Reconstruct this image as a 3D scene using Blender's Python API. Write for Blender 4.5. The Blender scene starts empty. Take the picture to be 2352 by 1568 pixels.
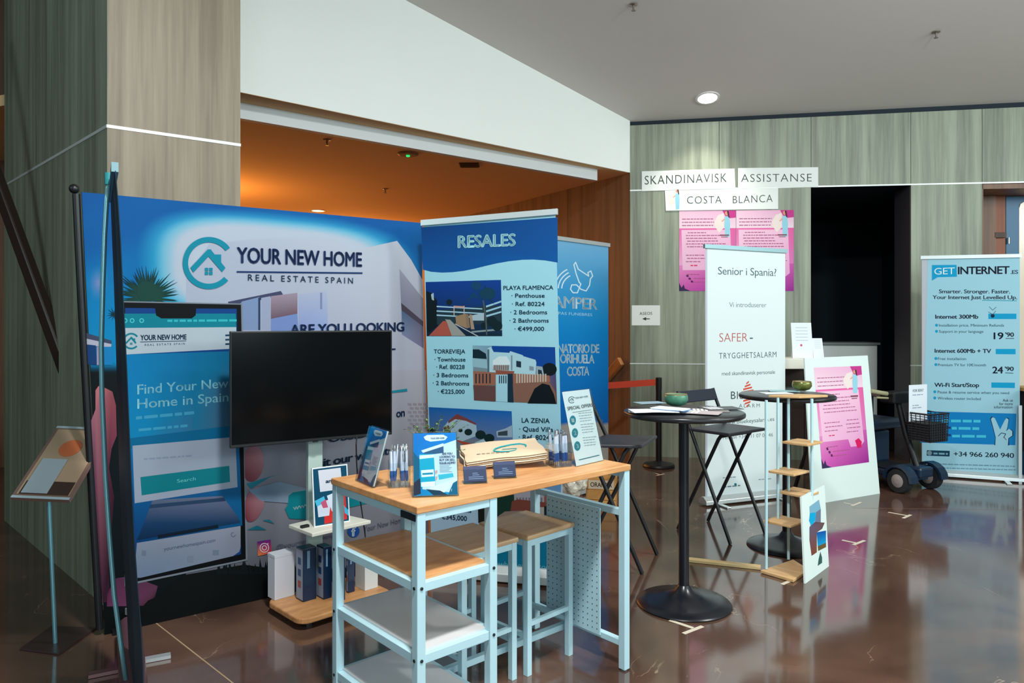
import bpy, bmesh, math, random
from mathutils import Vector, Matrix
from mathutils import noise as mn
random.seed(7)
C = bpy.context.scene.collection
SC = bpy.context.scene
PI = math.pi
FPX = 1680.0          # focal length in pixels of the 2352 px wide frame
HZ = 737.0            # horizon row
EYE = 1.46            # eye height in metres

# ------------------------------------------------------------------ camera
cam = bpy.data.cameras.new('camera'); cam.sensor_width = 36; cam.lens = 36*FPX/2352
cam.shift_y = -(784-HZ)/2352; cam.clip_end = 200
camo = bpy.data.objects.new('camera', cam); C.objects.link(camo)
camo.location = (0, 0, EYE); camo.rotation_euler = (PI/2, 0, 0)
SC.camera = camo

# ------------------------------------------------------------------ world, lights, exposure
SC.view_settings.view_transform = 'Standard'; SC.view_settings.look = 'None'
SC.view_settings.gamma = 1; SC.view_settings.use_curve_mapping = False
SC.view_settings.exposure = -0.2
w = bpy.data.worlds.new('world'); SC.world = w; w.use_nodes = True
w.node_tree.nodes['Background'].inputs[0].default_value = (.62, .85, 1.0, 1)
w.node_tree.nodes['Background'].inputs[1].default_value = .30

def area(name, loc, target, sx, sy, power, col):
    l = bpy.data.lights.new(name, 'AREA'); l.shape = 'RECTANGLE'; l.size = sx; l.size_y = sy
    l.energy = power; l.color = col
    o = bpy.data.objects.new(name, l); C.objects.link(o); o.location = loc
    o.rotation_euler = (Vector(target)-Vector(loc)).to_track_quat('-Z', 'Y').to_euler()
    return o
def spot(name, loc, target, power, col, ang=100, blend=.6, r=.05):
    l = bpy.data.lights.new(name, 'SPOT'); l.energy = power; l.color = col
    l.spot_size = math.radians(ang); l.spot_blend = blend; l.shadow_soft_size = r
    o = bpy.data.objects.new(name, l); C.objects.link(o); o.location = loc
    o.rotation_euler = (Vector(target)-Vector(loc)).to_track_quat('-Z', 'Y').to_euler()
    return o
def point(name, loc, power, col, r=.05):
    l = bpy.data.lights.new(name, 'POINT'); l.energy = power; l.color = col; l.shadow_soft_size = r
    o = bpy.data.objects.new(name, l); C.objects.link(o); o.location = loc
    return o
area('window_daylight', (4.5, -6.5, 3.0), (2.0, 8, 3.2), 8, 3.4, 380, (.78, .95, 1.0))
area('added_side_fill', (-5.8, -1.5, 3.6), (-2.9, 4.5, 3.8), 2.2, 1.2, 75, (.72, .96, 1.0))  # added cool fill for the pillar's left face; no window known there
area('added_high_fill', (7.5, 1.0, 3.3), (-.4, 6.2, 4.6), 5, 1.0, 300, (.86, .98, .98))  # added high fill brightening the bulkhead, not a known window
area('foyer_overhead_light', (.15, 1.15, 4.0), (.15, 1.6, 0), .36, .36, 210, (.95, .98, .96))
area('foyer_overhead_light', (3.3, 2.9, 4.0), (3.2, 4.2, 0), .5, .5, 110, (.95, .98, .96))  # added overhead fill to keep the far banners bright; no fixture seen

# ------------------------------------------------------------------ colour and materials
def lin(c):
    c = c/255.0
    return c/12.92 if c <= .04045 else ((c+.055)/1.055)**2.4
def S(c, g=1.0): return tuple(min(.92, lin(x)*g) for x in c)+(1,)
MATS = {}
def mat(name, col, rough=.5, metal=0, g=1.0, spec=.5, **kw):
    if name in MATS: return MATS[name]
    m = bpy.data.materials.new(name); m.use_nodes = True
    b = m.node_tree.nodes['Principled BSDF']
    b.inputs['Base Color'].default_value = S(col, g); b.inputs['Roughness'].default_value = rough
    b.inputs['Metallic'].default_value = metal; b.inputs['Specular IOR Level'].default_value = spec
    if 'coat' in kw: b.inputs['Coat Weight'].default_value = kw['coat']; b.inputs['Coat Roughness'].default_value = .08
    if 'emit' in kw:
        b.inputs['Emission Color'].default_value = S(kw.get('ecol', col)); b.inputs['Emission Strength'].default_value = kw['emit']
    if 'noise' in kw:      # gentle colour variation and bump
        sc, amt = kw['noise'][:2]
        nt = m.node_tree; L = nt.links
        tc = nt.nodes.new('ShaderNodeTexCoord'); n = nt.nodes.new('ShaderNodeTexNoise'); n.inputs['Scale'].default_value = sc
        n.inputs['Detail'].default_value = 6
        L.new(tc.outputs['Object'], n.inputs['Vector'])
        mx = nt.nodes.new('ShaderNodeMix'); mx.data_type = 'RGBA'
        a = S(col, g*(1-amt)); bcol = S(col, g*(1+amt))
        mx.inputs[6].default_value = a; mx.inputs[7].default_value = bcol
        L.new(n.outputs['Fac'], mx.inputs[0]); L.new(mx.outputs[2], b.inputs['Base Color'])
        bp = nt.nodes.new('ShaderNodeBump'); bp.inputs['Strength'].default_value = kw['noise'][2] if len(kw['noise']) > 2 else .1
        L.new(n.outputs['Fac'], bp.inputs['Height']); L.new(bp.outputs['Normal'], b.inputs['Normal'])
    MATS[name] = m
    return m
def wood(name, c1, c2, scale=(14, 14, .6), rough=.45, g=1.0, bump=.05, dist=0):
    if name in MATS: return MATS[name]
    m = bpy.data.materials.new(name); m.use_nodes = True; nt = m.node_tree; L = nt.links
    b = nt.nodes['Principled BSDF']; b.inputs['Roughness'].default_value = rough
    tc = nt.nodes.new('ShaderNodeTexCoord'); mp = nt.nodes.new('ShaderNodeMapping'); mp.inputs['Scale'].default_value = scale
    n = nt.nodes.new('ShaderNodeTexNoise'); n.inputs['Scale'].default_value = 1; n.inputs['Detail'].default_value = 8; n.inputs['Roughness'].default_value = .62
    n.inputs['Distortion'].default_value = dist
    mp2 = nt.nodes.new('ShaderNodeMapping'); mp2.inputs['Scale'].default_value = tuple(s*6 for s in scale)
    n2 = nt.nodes.new('ShaderNodeTexNoise'); n2.inputs['Scale'].default_value = 1; n2.inputs['Detail'].default_value = 4
    r = nt.nodes.new('ShaderNodeValToRGB'); r.color_ramp.elements[0].position = .34; r.color_ramp.elements[1].position = .66
    r.color_ramp.elements[0].color = S(c1, g); r.color_ramp.elements[1].color = S(c2, g)
    ad = nt.nodes.new('ShaderNodeMath'); ad.operation = 'MULTIPLY_ADD'; ad.inputs[1].default_value = .3
    sb = nt.nodes.new('ShaderNodeMath'); sb.operation = 'SUBTRACT'; sb.inputs[1].default_value = .5
    L.new(tc.outputs['Object'], mp.inputs['Vector']); L.new(mp.outputs['Vector'], n.inputs['Vector'])
    L.new(tc.outputs['Object'], mp2.inputs['Vector']); L.new(mp2.outputs['Vector'], n2.inputs['Vector'])
    L.new(n2.outputs['Fac'], sb.inputs[0]); L.new(sb.outputs[0], ad.inputs[0]); L.new(n.outputs['Fac'], ad.inputs[2])
    L.new(ad.outputs[0], r.inputs['Fac']); L.new(r.outputs['Color'], b.inputs['Base Color'])
    bp = nt.nodes.new('ShaderNodeBump'); bp.inputs['Strength'].default_value = bump; bp.inputs['Distance'].default_value = .01
    L.new(n2.outputs['Fac'], bp.inputs['Height']); L.new(bp.outputs['Normal'], b.inputs['Normal'])
    MATS[name] = m
    return m
def floor_mat():
    m = bpy.data.materials.new('polished_brown_stone'); m.use_nodes = True; nt = m.node_tree; L = nt.links
    b = nt.nodes['Principled BSDF']; b.inputs['Roughness'].default_value = .10
    b.inputs['IOR'].default_value = 1.95
    tc = nt.nodes.new('ShaderNodeTexCoord')
    n = nt.nodes.new('ShaderNodeTexNoise'); n.inputs['Scale'].default_value = 1.1; n.inputs['Detail'].default_value = 9; n.inputs['Distortion'].default_value = 1.2
    r = nt.nodes.new('ShaderNodeValToRGB'); r.color_ramp.elements[0].position = .3; r.color_ramp.elements[1].position = .72
    r.color_ramp.elements[0].color = S((64, 45, 38)); r.color_ramp.elements[1].color = S((108, 80, 66))
    L.new(tc.outputs['Object'], n.inputs['Vector']); L.new(n.outputs['Fac'], r.inputs['Fac'])
    # pale veins where a warped noise crosses its middle value, kept to a few patches
    v = nt.nodes.new('ShaderNodeTexNoise'); v.inputs['Scale'].default_value = .9; v.inputs['Detail'].default_value = 5; v.inputs['Distortion'].default_value = 2.5
    sb = nt.nodes.new('ShaderNodeMath'); sb.operation = 'SUBTRACT'; sb.inputs[1].default_value = .5
    ab = nt.nodes.new('ShaderNodeMath'); ab.operation = 'ABSOLUTE'
    mr = nt.nodes.new('ShaderNodeMapRange'); mr.inputs['From Min'].default_value = 0; mr.inputs['From Max'].default_value = .005
    mr.inputs['To Min'].default_value = 1; mr.inputs['To Max'].default_value = 0
    k = nt.nodes.new('ShaderNodeTexNoise'); k.inputs['Scale'].default_value = 2.2; k.inputs['Detail'].default_value = 3
    kr = nt.nodes.new('ShaderNodeMapRange'); kr.inputs['From Min'].default_value = .52; kr.inputs['From Max'].default_value = .72; kr.inputs['To Max'].default_value = .8
    mu = nt.nodes.new('ShaderNodeMath'); mu.operation = 'MULTIPLY'
    mx = nt.nodes.new('ShaderNodeMix'); mx.data_type = 'RGBA'; mx.inputs[7].default_value = S((196, 170, 140))
    L.new(tc.outputs['Object'], v.inputs['Vector']); L.new(v.outputs['Fac'], sb.inputs[0]); L.new(sb.outputs[0], ab.inputs[0]); L.new(ab.outputs[0], mr.inputs['Value'])
    L.new(tc.outputs['Object'], k.inputs['Vector']); L.new(k.outputs['Fac'], kr.inputs['Value'])
    L.new(mr.outputs[0], mu.inputs[0]); L.new(kr.outputs[0], mu.inputs[1]); L.new(mu.outputs[0], mx.inputs[0])
    L.new(r.outputs['Color'], mx.inputs[6]); L.new(mx.outputs[2], b.inputs['Base Color'])
    n3 = nt.nodes.new('ShaderNodeTexNoise'); n3.inputs['Scale'].default_value = 5; n3.inputs['Detail'].default_value = 2
    bp = nt.nodes.new('ShaderNodeBump'); bp.inputs['Strength'].default_value = .014; bp.inputs['Distance'].default_value = .02
    L.new(tc.outputs['Object'], n3.inputs['Vector']); L.new(n3.outputs['Fac'], bp.inputs['Height']); L.new(bp.outputs['Normal'], b.inputs['Normal'])
    return m
def print_mat(name='print_ink', rough=.55):
    if name in MATS: return MATS[name]
    m = bpy.data.materials.new(name); m.use_nodes = True; nt = m.node_tree
    b = nt.nodes['Principled BSDF']; b.inputs['Roughness'].default_value = rough; b.inputs['Specular IOR Level'].default_value = .12
    a = nt.nodes.new('ShaderNodeAttribute'); a.attribute_name = 'Col'
    nt.links.new(a.outputs['Color'], b.inputs['Base Color'])
    MATS[name] = m
    return m
def acrylic():
    if 'clear_acrylic' in MATS: return MATS['clear_acrylic']
    m = bpy.data.materials.new('clear_acrylic'); m.use_nodes = True; nt = m.node_tree; L = nt.links
    nt.nodes.remove(nt.nodes['Principled BSDF'])
    t = nt.nodes.new('ShaderNodeBsdfTransparent'); t.inputs[0].default_value = (.93, .97, .98, 1)
    g = nt.nodes.new('ShaderNodeBsdfGlossy'); g.inputs['Roughness'].default_value = .05
    lw = nt.nodes.new('ShaderNodeLayerWeight'); lw.inputs[0].default_value = .35
    f = nt.nodes.new('ShaderNodeMath'); f.operation = 'MULTIPLY_ADD'; f.inputs[1].default_value = .45; f.inputs[2].default_value = .03
    L.new(lw.outputs['Facing'], f.inputs[0])
    x = nt.nodes.new('ShaderNodeMixShader'); L.new(f.outputs[0], x.inputs[0]); L.new(t.outputs[0], x.inputs[1]); L.new(g.outputs[0], x.inputs[2])
    L.new(x.outputs[0], nt.nodes['Material Output'].inputs[0])
    MATS['clear_acrylic'] = m
    return m

# ------------------------------------------------------------------ points, frames, mesh builder
def P(px, py, Y): return Vector(((px-1176)/FPX*Y, Y, EYE-(py-HZ)/FPX*Y))
def G(px, py, z=0.0): return P(px, py, (EYE-z)*FPX/(py-HZ))
class Frame:
    """a plane with axes u (right), w (up) and n (towards the viewer)"""
    def __init__(s, o, u, w):
        s.o = Vector(o); s.u = Vector(u).normalized(); s.n = s.u.cross(Vector(w)).normalized(); s.w = s.n.cross(s.u)
    def at(s, u, w, n=0.0): return s.o+s.u*u+s.w*w+s.n*n
    def uv(s, px, py):
        d = Vector(((px-1176)/FPX, 1, -(py-HZ)/FPX)); c = Vector((0, 0, EYE))
        p = c+d*((s.o-c).dot(s.n)/d.dot(s.n))-s.o
        return p.dot(s.u), p.dot(s.w)
    def px(s, u, w):
        p = s.at(u, w); return 1176+FPX*p.x/p.y, HZ-FPX*(p.z-EYE)/p.y
def upright(x0, y0, x1, y1): return Frame((x0, y0, 0), (x1-x0, y1-y0, 0), (0, 0, 1))
def leaning(bl, br, tl):
    u = Vector(br)-Vector(bl); return Frame(bl, u, Vector(tl)-Vector(bl))

PARENT_INV = {}
class MB:
    def __init__(s): s.v = []; s.f = []; s.c = []
    def add(s, vs, fs, col=None):
        n = len(s.v); s.v += [Vector(p) for p in vs]; s.f += [tuple(i+n for i in f) for f in fs]
        if col is not None: s.c += [col]*len(fs)
        return s
    def obox(s, o, ax, ay, az, a, b, c):
        o = Vector(o); ax, ay, az = Vector(ax), Vector(ay), Vector(az)
        vs = [o+ax*x+ay*y+az*z for z in c for y in b for x in a]
        return s.add(vs, [(0, 2, 3, 1), (4, 5, 7, 6), (0, 1, 5, 4), (2, 6, 7, 3), (0, 4, 6, 2), (1, 3, 7, 5)])
    def box(s, x, y, z): return s.obox((0, 0, 0), (1, 0, 0), (0, 1, 0), (0, 0, 1), x, y, z)
    def fbox(s, F, u, w, n): return s.obox(F.o, F.u, F.w, F.n, u, w, n)
    def bar(s, p0, p1, w=.02, h=None, up=(0, 0, 1)):
        p0, p1 = Vector(p0), Vector(p1); h = h or w; d = (p1-p0); L = d.length; d.normalize()
        up = Vector(up)
        if abs(d.dot(up)) > .99: up = Vector((0, 1, 0)) if abs(d.y) < .9 else Vector((1, 0, 0))
        sd = d.cross(up).normalized(); up = sd.cross(d)
        return s.obox(p0, d, sd, up, (0, L), (-w/2, w/2), (-h/2, h/2))
    def prism(s, pts, ext):
        """closed outline (list of 3-D points) pushed along ext"""
        n = len(pts); e = Vector(ext); pts = [Vector(p) for p in pts]
        vs = pts+[p+e for p in pts]
        fs = [tuple(range(n))[::-1], tuple(range(n, 2*n))]+[(i, (i+1) % n, (i+1) % n+n, i+n) for i in range(n)]
        return s.add(vs, fs)
    def tube(s, pts, r, seg=8, cap=True):
        pts = [Vector(p) for p in pts]; rs = r if isinstance(r, (list, tuple)) else [r]*len(pts)
        rings = []; side = None
        for i, p in enumerate(pts):
            d = (pts[min(i+1, len(pts)-1)]-pts[max(i-1, 0)]).normalized()
            if side is None:
                side = d.cross(Vector((0, 0, 1)))
                if side.length < .05: side = d.cross(Vector((1, 0, 0)))
            side = (side-d*side.dot(d)).normalized(); up = d.cross(side)
            rings.append([p+(side*math.cos(2*PI*k/seg)+up*math.sin(2*PI*k/seg))*rs[i] for k in range(seg)])
        vs = [q for rg in rings for q in rg]; fs = []
        for i in range(len(rings)-1):
            for k in range(seg):
                a = i*seg+k; b = i*seg+(k+1) % seg; fs.append((a, b, b+seg, a+seg))
        if cap: fs += [tuple(range(seg))[::-1], tuple(range(len(vs)-seg, len(vs)))]
        return s.add(vs, fs)
    def lathe(s, c, prof, seg=32, ax=None, cap=True):
        """profile of (radius, height) turned about the upright axis at c (or about ax)"""
        c = Vector(c); z = Vector(ax or (0, 0, 1)).normalized(); x = z.orthogonal().normalized(); y = z.cross(x)
        vs = [c+z*h+(x*math.cos(2*PI*k/seg)+y*math.sin(2*PI*k/seg))*r for r, h in prof for k in range(seg)]
        fs = []
        for i in range(len(prof)-1):
            for k in range(seg):
                a = i*seg+k; b = i*seg+(k+1) % seg; fs.append((a, b, b+seg, a+seg))
        if cap: fs += [tuple(range(seg))[::-1], tuple(range(len(vs)-seg, len(vs)))]
        return s.add(vs, fs)
    def ball(s, c, r, seg=10, sq=(1, 1, 1)):
        prof = [(max(1e-4, math.sin(PI*i/seg)), -math.cos(PI*i/seg)) for i in range(seg+1)]
        n = len(s.v); s.lathe((0, 0, 0), prof, seg*2, cap=False)
        for i in range(n, len(s.v)): p = s.v[i]; s.v[i] = Vector((c[0]+p.x*r*sq[0], c[1]+p.y*r*sq[1], c[2]+p.z*r*sq[2]))
        return s
    def build(s, name, m, parent=None, smooth=False, bevel=0):
        vs = s.v
        if parent is not None: inv = PARENT_INV[parent.name]; loc = None; vs = [inv@p for p in vs]
        else:
            xs = [p.x for p in vs]; ys = [p.y for p in vs]; zs = [p.z for p in vs]
            loc = Vector(((min(xs)+max(xs))/2, (min(ys)+max(ys))/2, min(zs))); vs = [p-loc for p in vs]
        me = bpy.data.meshes.new(name); me.from_pydata([tuple(p) for p in vs], [], s.f)
        if s.c:
            at = me.color_attributes.new('Col', 'FLOAT_COLOR', 'CORNER'); k = 0
            for f, col in zip(s.f, s.c):
                for j in range(len(f)):
                    at.data[k].color = col[j] if isinstance(col, list) else col; k += 1
        else:
            bm = bmesh.new(); bm.from_mesh(me); bmesh.ops.recalc_face_normals(bm, faces=bm.faces); bm.to_mesh(me); bm.free()
        if smooth:
            for p in me.polygons: p.use_smooth = True
            if smooth is not True: me.set_sharp_from_angle(angle=math.radians(smooth))
        me.materials.append(m)
        o = bpy.data.objects.new(name, me); C.objects.link(o)
        if parent is not None: o.parent = parent; PARENT_INV[o.name] = PARENT_INV[parent.name]
        else: o.location = loc; PARENT_INV[o.name] = Matrix.Translation(-loc)
        if bevel:
            md = o.modifiers.new('bevel', 'BEVEL'); md.width = bevel; md.segments = 2; md.limit_method = 'ANGLE'; md.angle_limit = .6
        return o
def B(*a, **k): return MB()
def tag(o, label=None, cat=None, group=None, kind=None):
    if label: o['label'] = label
    if cat: o['category'] = cat
    if group: o['group'] = group
    if kind: o['kind'] = kind
    return o
def thing(name, label, cat, loc, rz=0, group=None):
    o = bpy.data.objects.new(name, None); C.objects.link(o); o.empty_display_size = .1
    o.location = loc; o.rotation_euler = (0, 0, rz)
    PARENT_INV[o.name] = (Matrix.Translation(Vector(loc))@Matrix.Rotation(rz, 4, 'Z')).inverted()
    return tag(o, label, cat, group)
def struct(o): o['kind'] = 'structure'; return o
def copy_tree(o, parent=None):
    c = o.copy(); C.objects.link(c)
    if parent is not None: c.parent = parent
    for ch in list(o.children): copy_tree(ch, c)
    return c

# ------------------------------------------------------------------ flat print on real surfaces
class Print:
    """ink shapes on a frame; points are given as photo pixels (measured once) and stored in metres on the sheet"""
    def __init__(s, F, g=1.0, n0=.0006): s.F = F; s.g = g; s.mb = MB(); s.k = n0
    def poly(s, pts, col, uv=False):
        s.k += .00002
        q = pts if uv else [s.F.uv(*p) for p in pts]
        vs = [s.F.at(u, w, s.k) for u, w in q]
        ar = sum(q[i][0]*q[(i+1) % len(q)][1]-q[(i+1) % len(q)][0]*q[i][1] for i in range(len(q)))
        cl = [S(c, s.g) for c in col] if isinstance(col, list) else S(col, s.g)
        idx = list(range(len(q)))
        if ar < 0: idx = idx[::-1]; cl = cl[::-1] if isinstance(cl, list) else cl
        n = len(s.mb.v); s.mb.v += vs; s.mb.f.append(tuple(i+n for i in idx)); s.mb.c.append(cl)
        return s
    def rect(s, x0, y0, x1, y1, col): return s.poly([(x0, y0), (x1, y0), (x1, y1), (x0, y1)], col)
    def rrect(s, c4, r, col, seg=5):
        q = [Vector(p) for p in c4]; out = []
        for i in range(4):
            a, b, c = q[i-1], q[i], q[(i+1) % 4]
            da = (a-b).normalized()*r; dc = (c-b).normalized()*r
            for k in range(seg+1):
                t = k/seg; out.append(tuple(b+da*(1-t)**2+dc*t**2))
        return s.poly(out, col)
    def disc(s, x, y, r, col, ry=None, n=20, a0=0, a1=2*PI):
        return s.poly([(x+r*math.cos(a0+(a1-a0)*k/n), y+(ry or r)*math.sin(a0+(a1-a0)*k/n)) for k in range(n)], col)
    def ring(s, x, y, r0, r1, col, a0=0, a1=2*PI, n=28, ys=1.0):
        for k in range(n):
            t0 = a0+(a1-a0)*k/n; t1 = a0+(a1-a0)*(k+1)/n
            s.k -= .00002 if k else 0
            s.poly([(x+r0*math.cos(t0), y+r0*ys*math.sin(t0)), (x+r1*math.cos(t0), y+r1*ys*math.sin(t0)),
                    (x+r1*math.cos(t1), y+r1*ys*math.sin(t1)), (x+r0*math.cos(t1), y+r0*ys*math.sin(t1))], col)
        return s
    def line(s, pts, wd, col):
        for (x0, y0), (x1, y1) in zip(pts, pts[1:]):
            L = math.hypot(x1-x0, y1-y0) or 1; nx, ny = -(y1-y0)/L*wd/2, (x1-x0)/L*wd/2
            ex, ey = (x1-x0)/L*wd*.25, (y1-y0)/L*wd*.25
            s.poly([(x0+nx-ex, y0+ny-ey), (x1+nx+ex, y1+ny+ey), (x1-nx+ex, y1-ny+ey), (x0-nx-ex, y0-ny-ey)], col)
        return s
    def words(s, x0, y0, x1, y1, h, col, seed=1):
        """a line of type too small to read: short strokes of word length"""
        rnd = random.Random(seed); L = x1-x0; x = 0
        while x < L-h:
            wl = min(L-x, h*rnd.uniform(1.5, 5)); t0 = x/L; t1 = (x+wl)/L
            ya = y0+(y1-y0)*t0; yb = y0+(y1-y0)*t1
            s.poly([(x0+x, ya-h), (x0+x+wl, yb-h), (x0+x+wl, yb), (x0+x, ya)], col); s.k -= .00002
            x += wl+h*.7
        s.k += .00002
        return s
    def grid(s, edge, nu, nw, fn):
        """a painted sheet: edge(t,r) gives (u,w) for t,r in 0..1; fn(px,py) the ink colour there"""
        s.k += .00004; n = len(s.mb.v); cols = []
        for j in range(nw+1):
            for i in range(nu+1):
                u, w_ = edge(i/nu, j/nw); s.mb.v.append(s.F.at(u, w_, s.k)); cols.append(S(fn(*s.F.px(u, w_)), s.g))
        for j in range(nw):
            for i in range(nu):
                a = j*(nu+1)+i; q = (a, a+1, a+nu+2, a+nu+1)
                s.mb.f.append(tuple(n+i_ for i_ in q)); s.mb.c.append([cols[i_] for i_ in q])
        return s
    def build(s, name, parent, rough=.55, label=None):
        global TEXTN
        TEXTN = s.k+.0002
        o = s.mb.build(name, print_mat('print_ink_%d' % int(rough*100), rough), parent)
        if label: o['label'] = label
        return o
CAP = None
TEXTN = .006
def text_verts(txt, bold, track, shear=0):
    cu = bpy.data.curves.new('t', 'FONT'); cu.body = txt; cu.size = 1; cu.offset = bold; cu.space_character = track; cu.shear = shear
    cu.resolution_u = 3; cu.fill_mode = 'FRONT'
    o = bpy.data.objects.new('t', cu); C.objects.link(o)
    bpy.context.view_layer.update()
    me = bpy.data.meshes.new_from_object(o.evaluated_get(bpy.context.evaluated_depsgraph_get()))
    vs = [tuple(v.co) for v in me.vertices]; fs = [tuple(p.vertices) for p in me.polygons]
    bpy.data.objects.remove(o); bpy.data.curves.remove(cu); bpy.data.meshes.remove(me)
    return vs, fs
def T(F, txt, pl, pr, cap, col, parent, bold=.0, track=1.0, g=1.0, n=None, shear=0, label=None, name='lettering'):
    """lettering between two baseline points, cap = height of the capitals in photo pixels"""
    global CAP
    if CAP is None: CAP = max(v[1] for v in text_verts('H', 0, 1)[0])
    vs, fs = text_verts(txt, min(bold, 0), track, shear)
    if bold > 0 and vs:      # heavier strokes: the same outlines laid down again a hair to each side
        v0, f0 = vs, fs; vs, fs = [], []
        for dx, dy in ((0, 0), (bold*1.2, 0), (-bold*1.2, 0), (0, bold*.8), (0, -bold*.8)):
            k0 = len(vs); vs += [(x+dx, y+dy, z) for x, y, z in v0]; fs += [tuple(i+k0 for i in f) for f in f0]
    if not vs: return None
    n = TEXTN if n is None else n
    x0 = min(v[0] for v in vs); x1 = max(v[0] for v in vs)
    ul, wl = F.uv(*pl); ur, wr = F.uv(*pr); hm = F.uv((pl[0]+pr[0])/2, (pl[1]+pr[1])/2-cap)[1]-F.uv((pl[0]+pr[0])/2, (pl[1]+pr[1])/2)[1]
    out = []
    for x, y, _ in vs:
        t = (x-x0)/(x1-x0); out.append(F.at(ul+(ur-ul)*t, wl+(wr-wl)*t+y/CAP*hm, n))
    mb = MB().add(out, fs)
    c = S(col, g)
    key = 'ink_%d_%d_%d' % tuple(int(255*x) for x in c[:3])
    m = MATS.get(key)
    if m is None:
        m = mat(key, col, .55, g=g, spec=.25)
    o = mb.build(name, m, parent)
    if label: o['label'] = label
    return o

# ================================================================== the setting
M_WOODW = wood('grey_green_wood_panel', (108, 115, 99), (154, 162, 142), (9, 9, .35), .5)
M_WOODP = wood('taupe_wood_panel', (112, 100, 82), (150, 138, 116), (9, 9, .35), .5)
M_DARKW = wood('dark_brown_wood', (52, 34, 24), (84, 58, 40), (9, 9, .35), .55)
M_BROWNW = wood('red_brown_wood_panel', (104, 74, 56), (140, 104, 80), (9, 9, .35), .5)
M_SOFFW = wood('orange_brown_wood', (124, 62, 30), (156, 84, 46), (9, 9, .35), .5)
M_TRIM = mat('satin_aluminium_strip', (215, 222, 220), .35, .2)
M_WHITEW = mat('white_plaster', (236, 240, 236), .85, noise=(3, .02, .02))
M_CEIL = mat('grey_ceiling_plaster', (214, 208, 202), .9, noise=(2, .02, .02))
M_SOFF = mat('cream_ceiling_plaster', (232, 190, 140), .9, noise=(2, .03, .02))
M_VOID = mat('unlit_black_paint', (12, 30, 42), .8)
M_BLACK = mat('black_powder_coat', (20, 21, 25), .38)
M_BLKP = mat('black_plastic', (16, 17, 20), .45)
M_GREYP = mat('grey_painted_panel', (222, 232, 228), .7)

mb = MB(); mb.box((-9, 11), (-7, 18), (-.08, 0))
struct(mb.build('floor', floor_mat()))
# thin light joint strips between the big floor slabs
a, b = G(350, 1424), G(560, 1588); d = (b-a).normalized()
mb = MB(); mb.bar(a+d*0-Vector((0, 0, .0003)), b+d*.8-Vector((0, 0, .0003)), .006, .002)
struct(mb.build('trim_1', mat('pale_floor_joint', (176, 150, 116), .5)))
mb = MB(); q0, q1 = G(1960, 1166), G(2420, 1172); mb.bar(q0-Vector((0, 0, .0006)), q1-Vector((0, 0, .0006)), .006, .002)
struct(mb.build('trim_2', mat('brown_floor_joint', (120, 84, 66), .4)))

# far wall of vertical wood panels with two openings
FW = upright(1.274, 7.9, 5.19, 7.42)
def cz(x, y):            # height of the sloping foyer ceiling
    p1, p2, p3 = Vector((1.274, 7.9, 3.62)), Vector((5.19, 7.42, 3.69)), Vector((-.88, 6.013, 4.10))
    n = (p2-p1).cross(p3-p1); return p1.z-((x-p1.x)*n.x+(y-p1.y)*n.y)/n.z
uA0, uA1 = FW.uv(1863, 700)[0], FW.uv(2092, 700)[0]
uB0 = FW.uv(2256, 600)[0]; uB1 = uB0+1.5; uE = 8.2
ZT = 2.87
mb = MB()
for (u0, u1, w0, w1) in ((0, uA0, 0, ZT), (uA1, uB0, 0, ZT), (uB1, uE, 0, ZT), (0, uE, ZT, 3.9)):
    mb.fbox(FW, (u0, u1), (w0, w1), (-.14, -.02))
wall_far = struct(mb.build('wall_far', M_VOID))
def wpanel(u0, u1, w0, w1, m=M_WOODW, top=None):
    g = .0025
    if top is None: return MB().fbox(FW, (u0+g, u1-g), (w0, w1), (-.02, 0)).build('wall_panel', m, wall_far)
    p = [FW.at(u0+g, w0), FW.at(u1-g, w0), FW.at(u1-g, top(u1)), FW.at(u0+g, top(u0))]
    return MB().prism(p, -FW.n*.02).build('wall_panel', m, wall_far)
def top(u): p = FW.at(u, 0); return cz(p.x, p.y)-.05-.01*u/4
wpanel(0, (uA0)*.5, 0, .996); wpanel(uA0*.5, uA0, 0, .996)
wpanel(0, (uA0)*.5, 1.006, 2.862); wpanel(uA0*.5, uA0, 1.006, 2.862)
wpanel(uA1, uB0, 0, .996); wpanel(uA1, uB0, 1.006, 2.862); wpanel(uB1, uE, 0, 2.862)
us = [0, uA0*.5, uA0, uA1, uB0, uB1, uE]
for i in range(6): wpanel(us[i], us[i+1], 2.876, 0, top=top)
n = 3
for (u0, u1, w0, w1) in ((0, uE, 2.862, 2.876), (0, uA0, .996, 1.006), (uA1, uB0, .996, 1.006)):
    struct(MB().fbox(FW, (u0, u1), (w0, w1), (-.019, .003)).build('trim_%d' % n, M_TRIM)); n += 1
# reveals and dark room behind the wide opening
R0 = MB()
R0.fbox(FW, (uA1-.002, uA1+.02), (0, ZT), (-.42, -.02))
struct(R0.build('wall_recess_right', mat('dusky_grey_paint', (70, 64, 70), .7)))
struct(MB().fbox(FW, (uA0-.03, uA0+.002), (0, ZT), (-.42, -.02)).build('wall_recess_left', mat('dusky_grey_paint', (70, 64, 70))))
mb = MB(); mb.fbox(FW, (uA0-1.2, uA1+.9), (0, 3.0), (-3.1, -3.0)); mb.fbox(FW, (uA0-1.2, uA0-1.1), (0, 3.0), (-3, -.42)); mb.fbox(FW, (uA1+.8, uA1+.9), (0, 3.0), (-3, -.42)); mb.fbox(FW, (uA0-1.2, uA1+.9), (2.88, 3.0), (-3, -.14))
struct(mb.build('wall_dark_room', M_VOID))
mb = MB(); mb.fbox(FW, (uA0-.05, uA1-.06), (0, 1.19), (-1.2, -.75))
c = mb.build('reception_counter', M_GREYP, bevel=.01); tag(c, 'pale grey counter standing inside the dark opening', 'counter')
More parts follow.
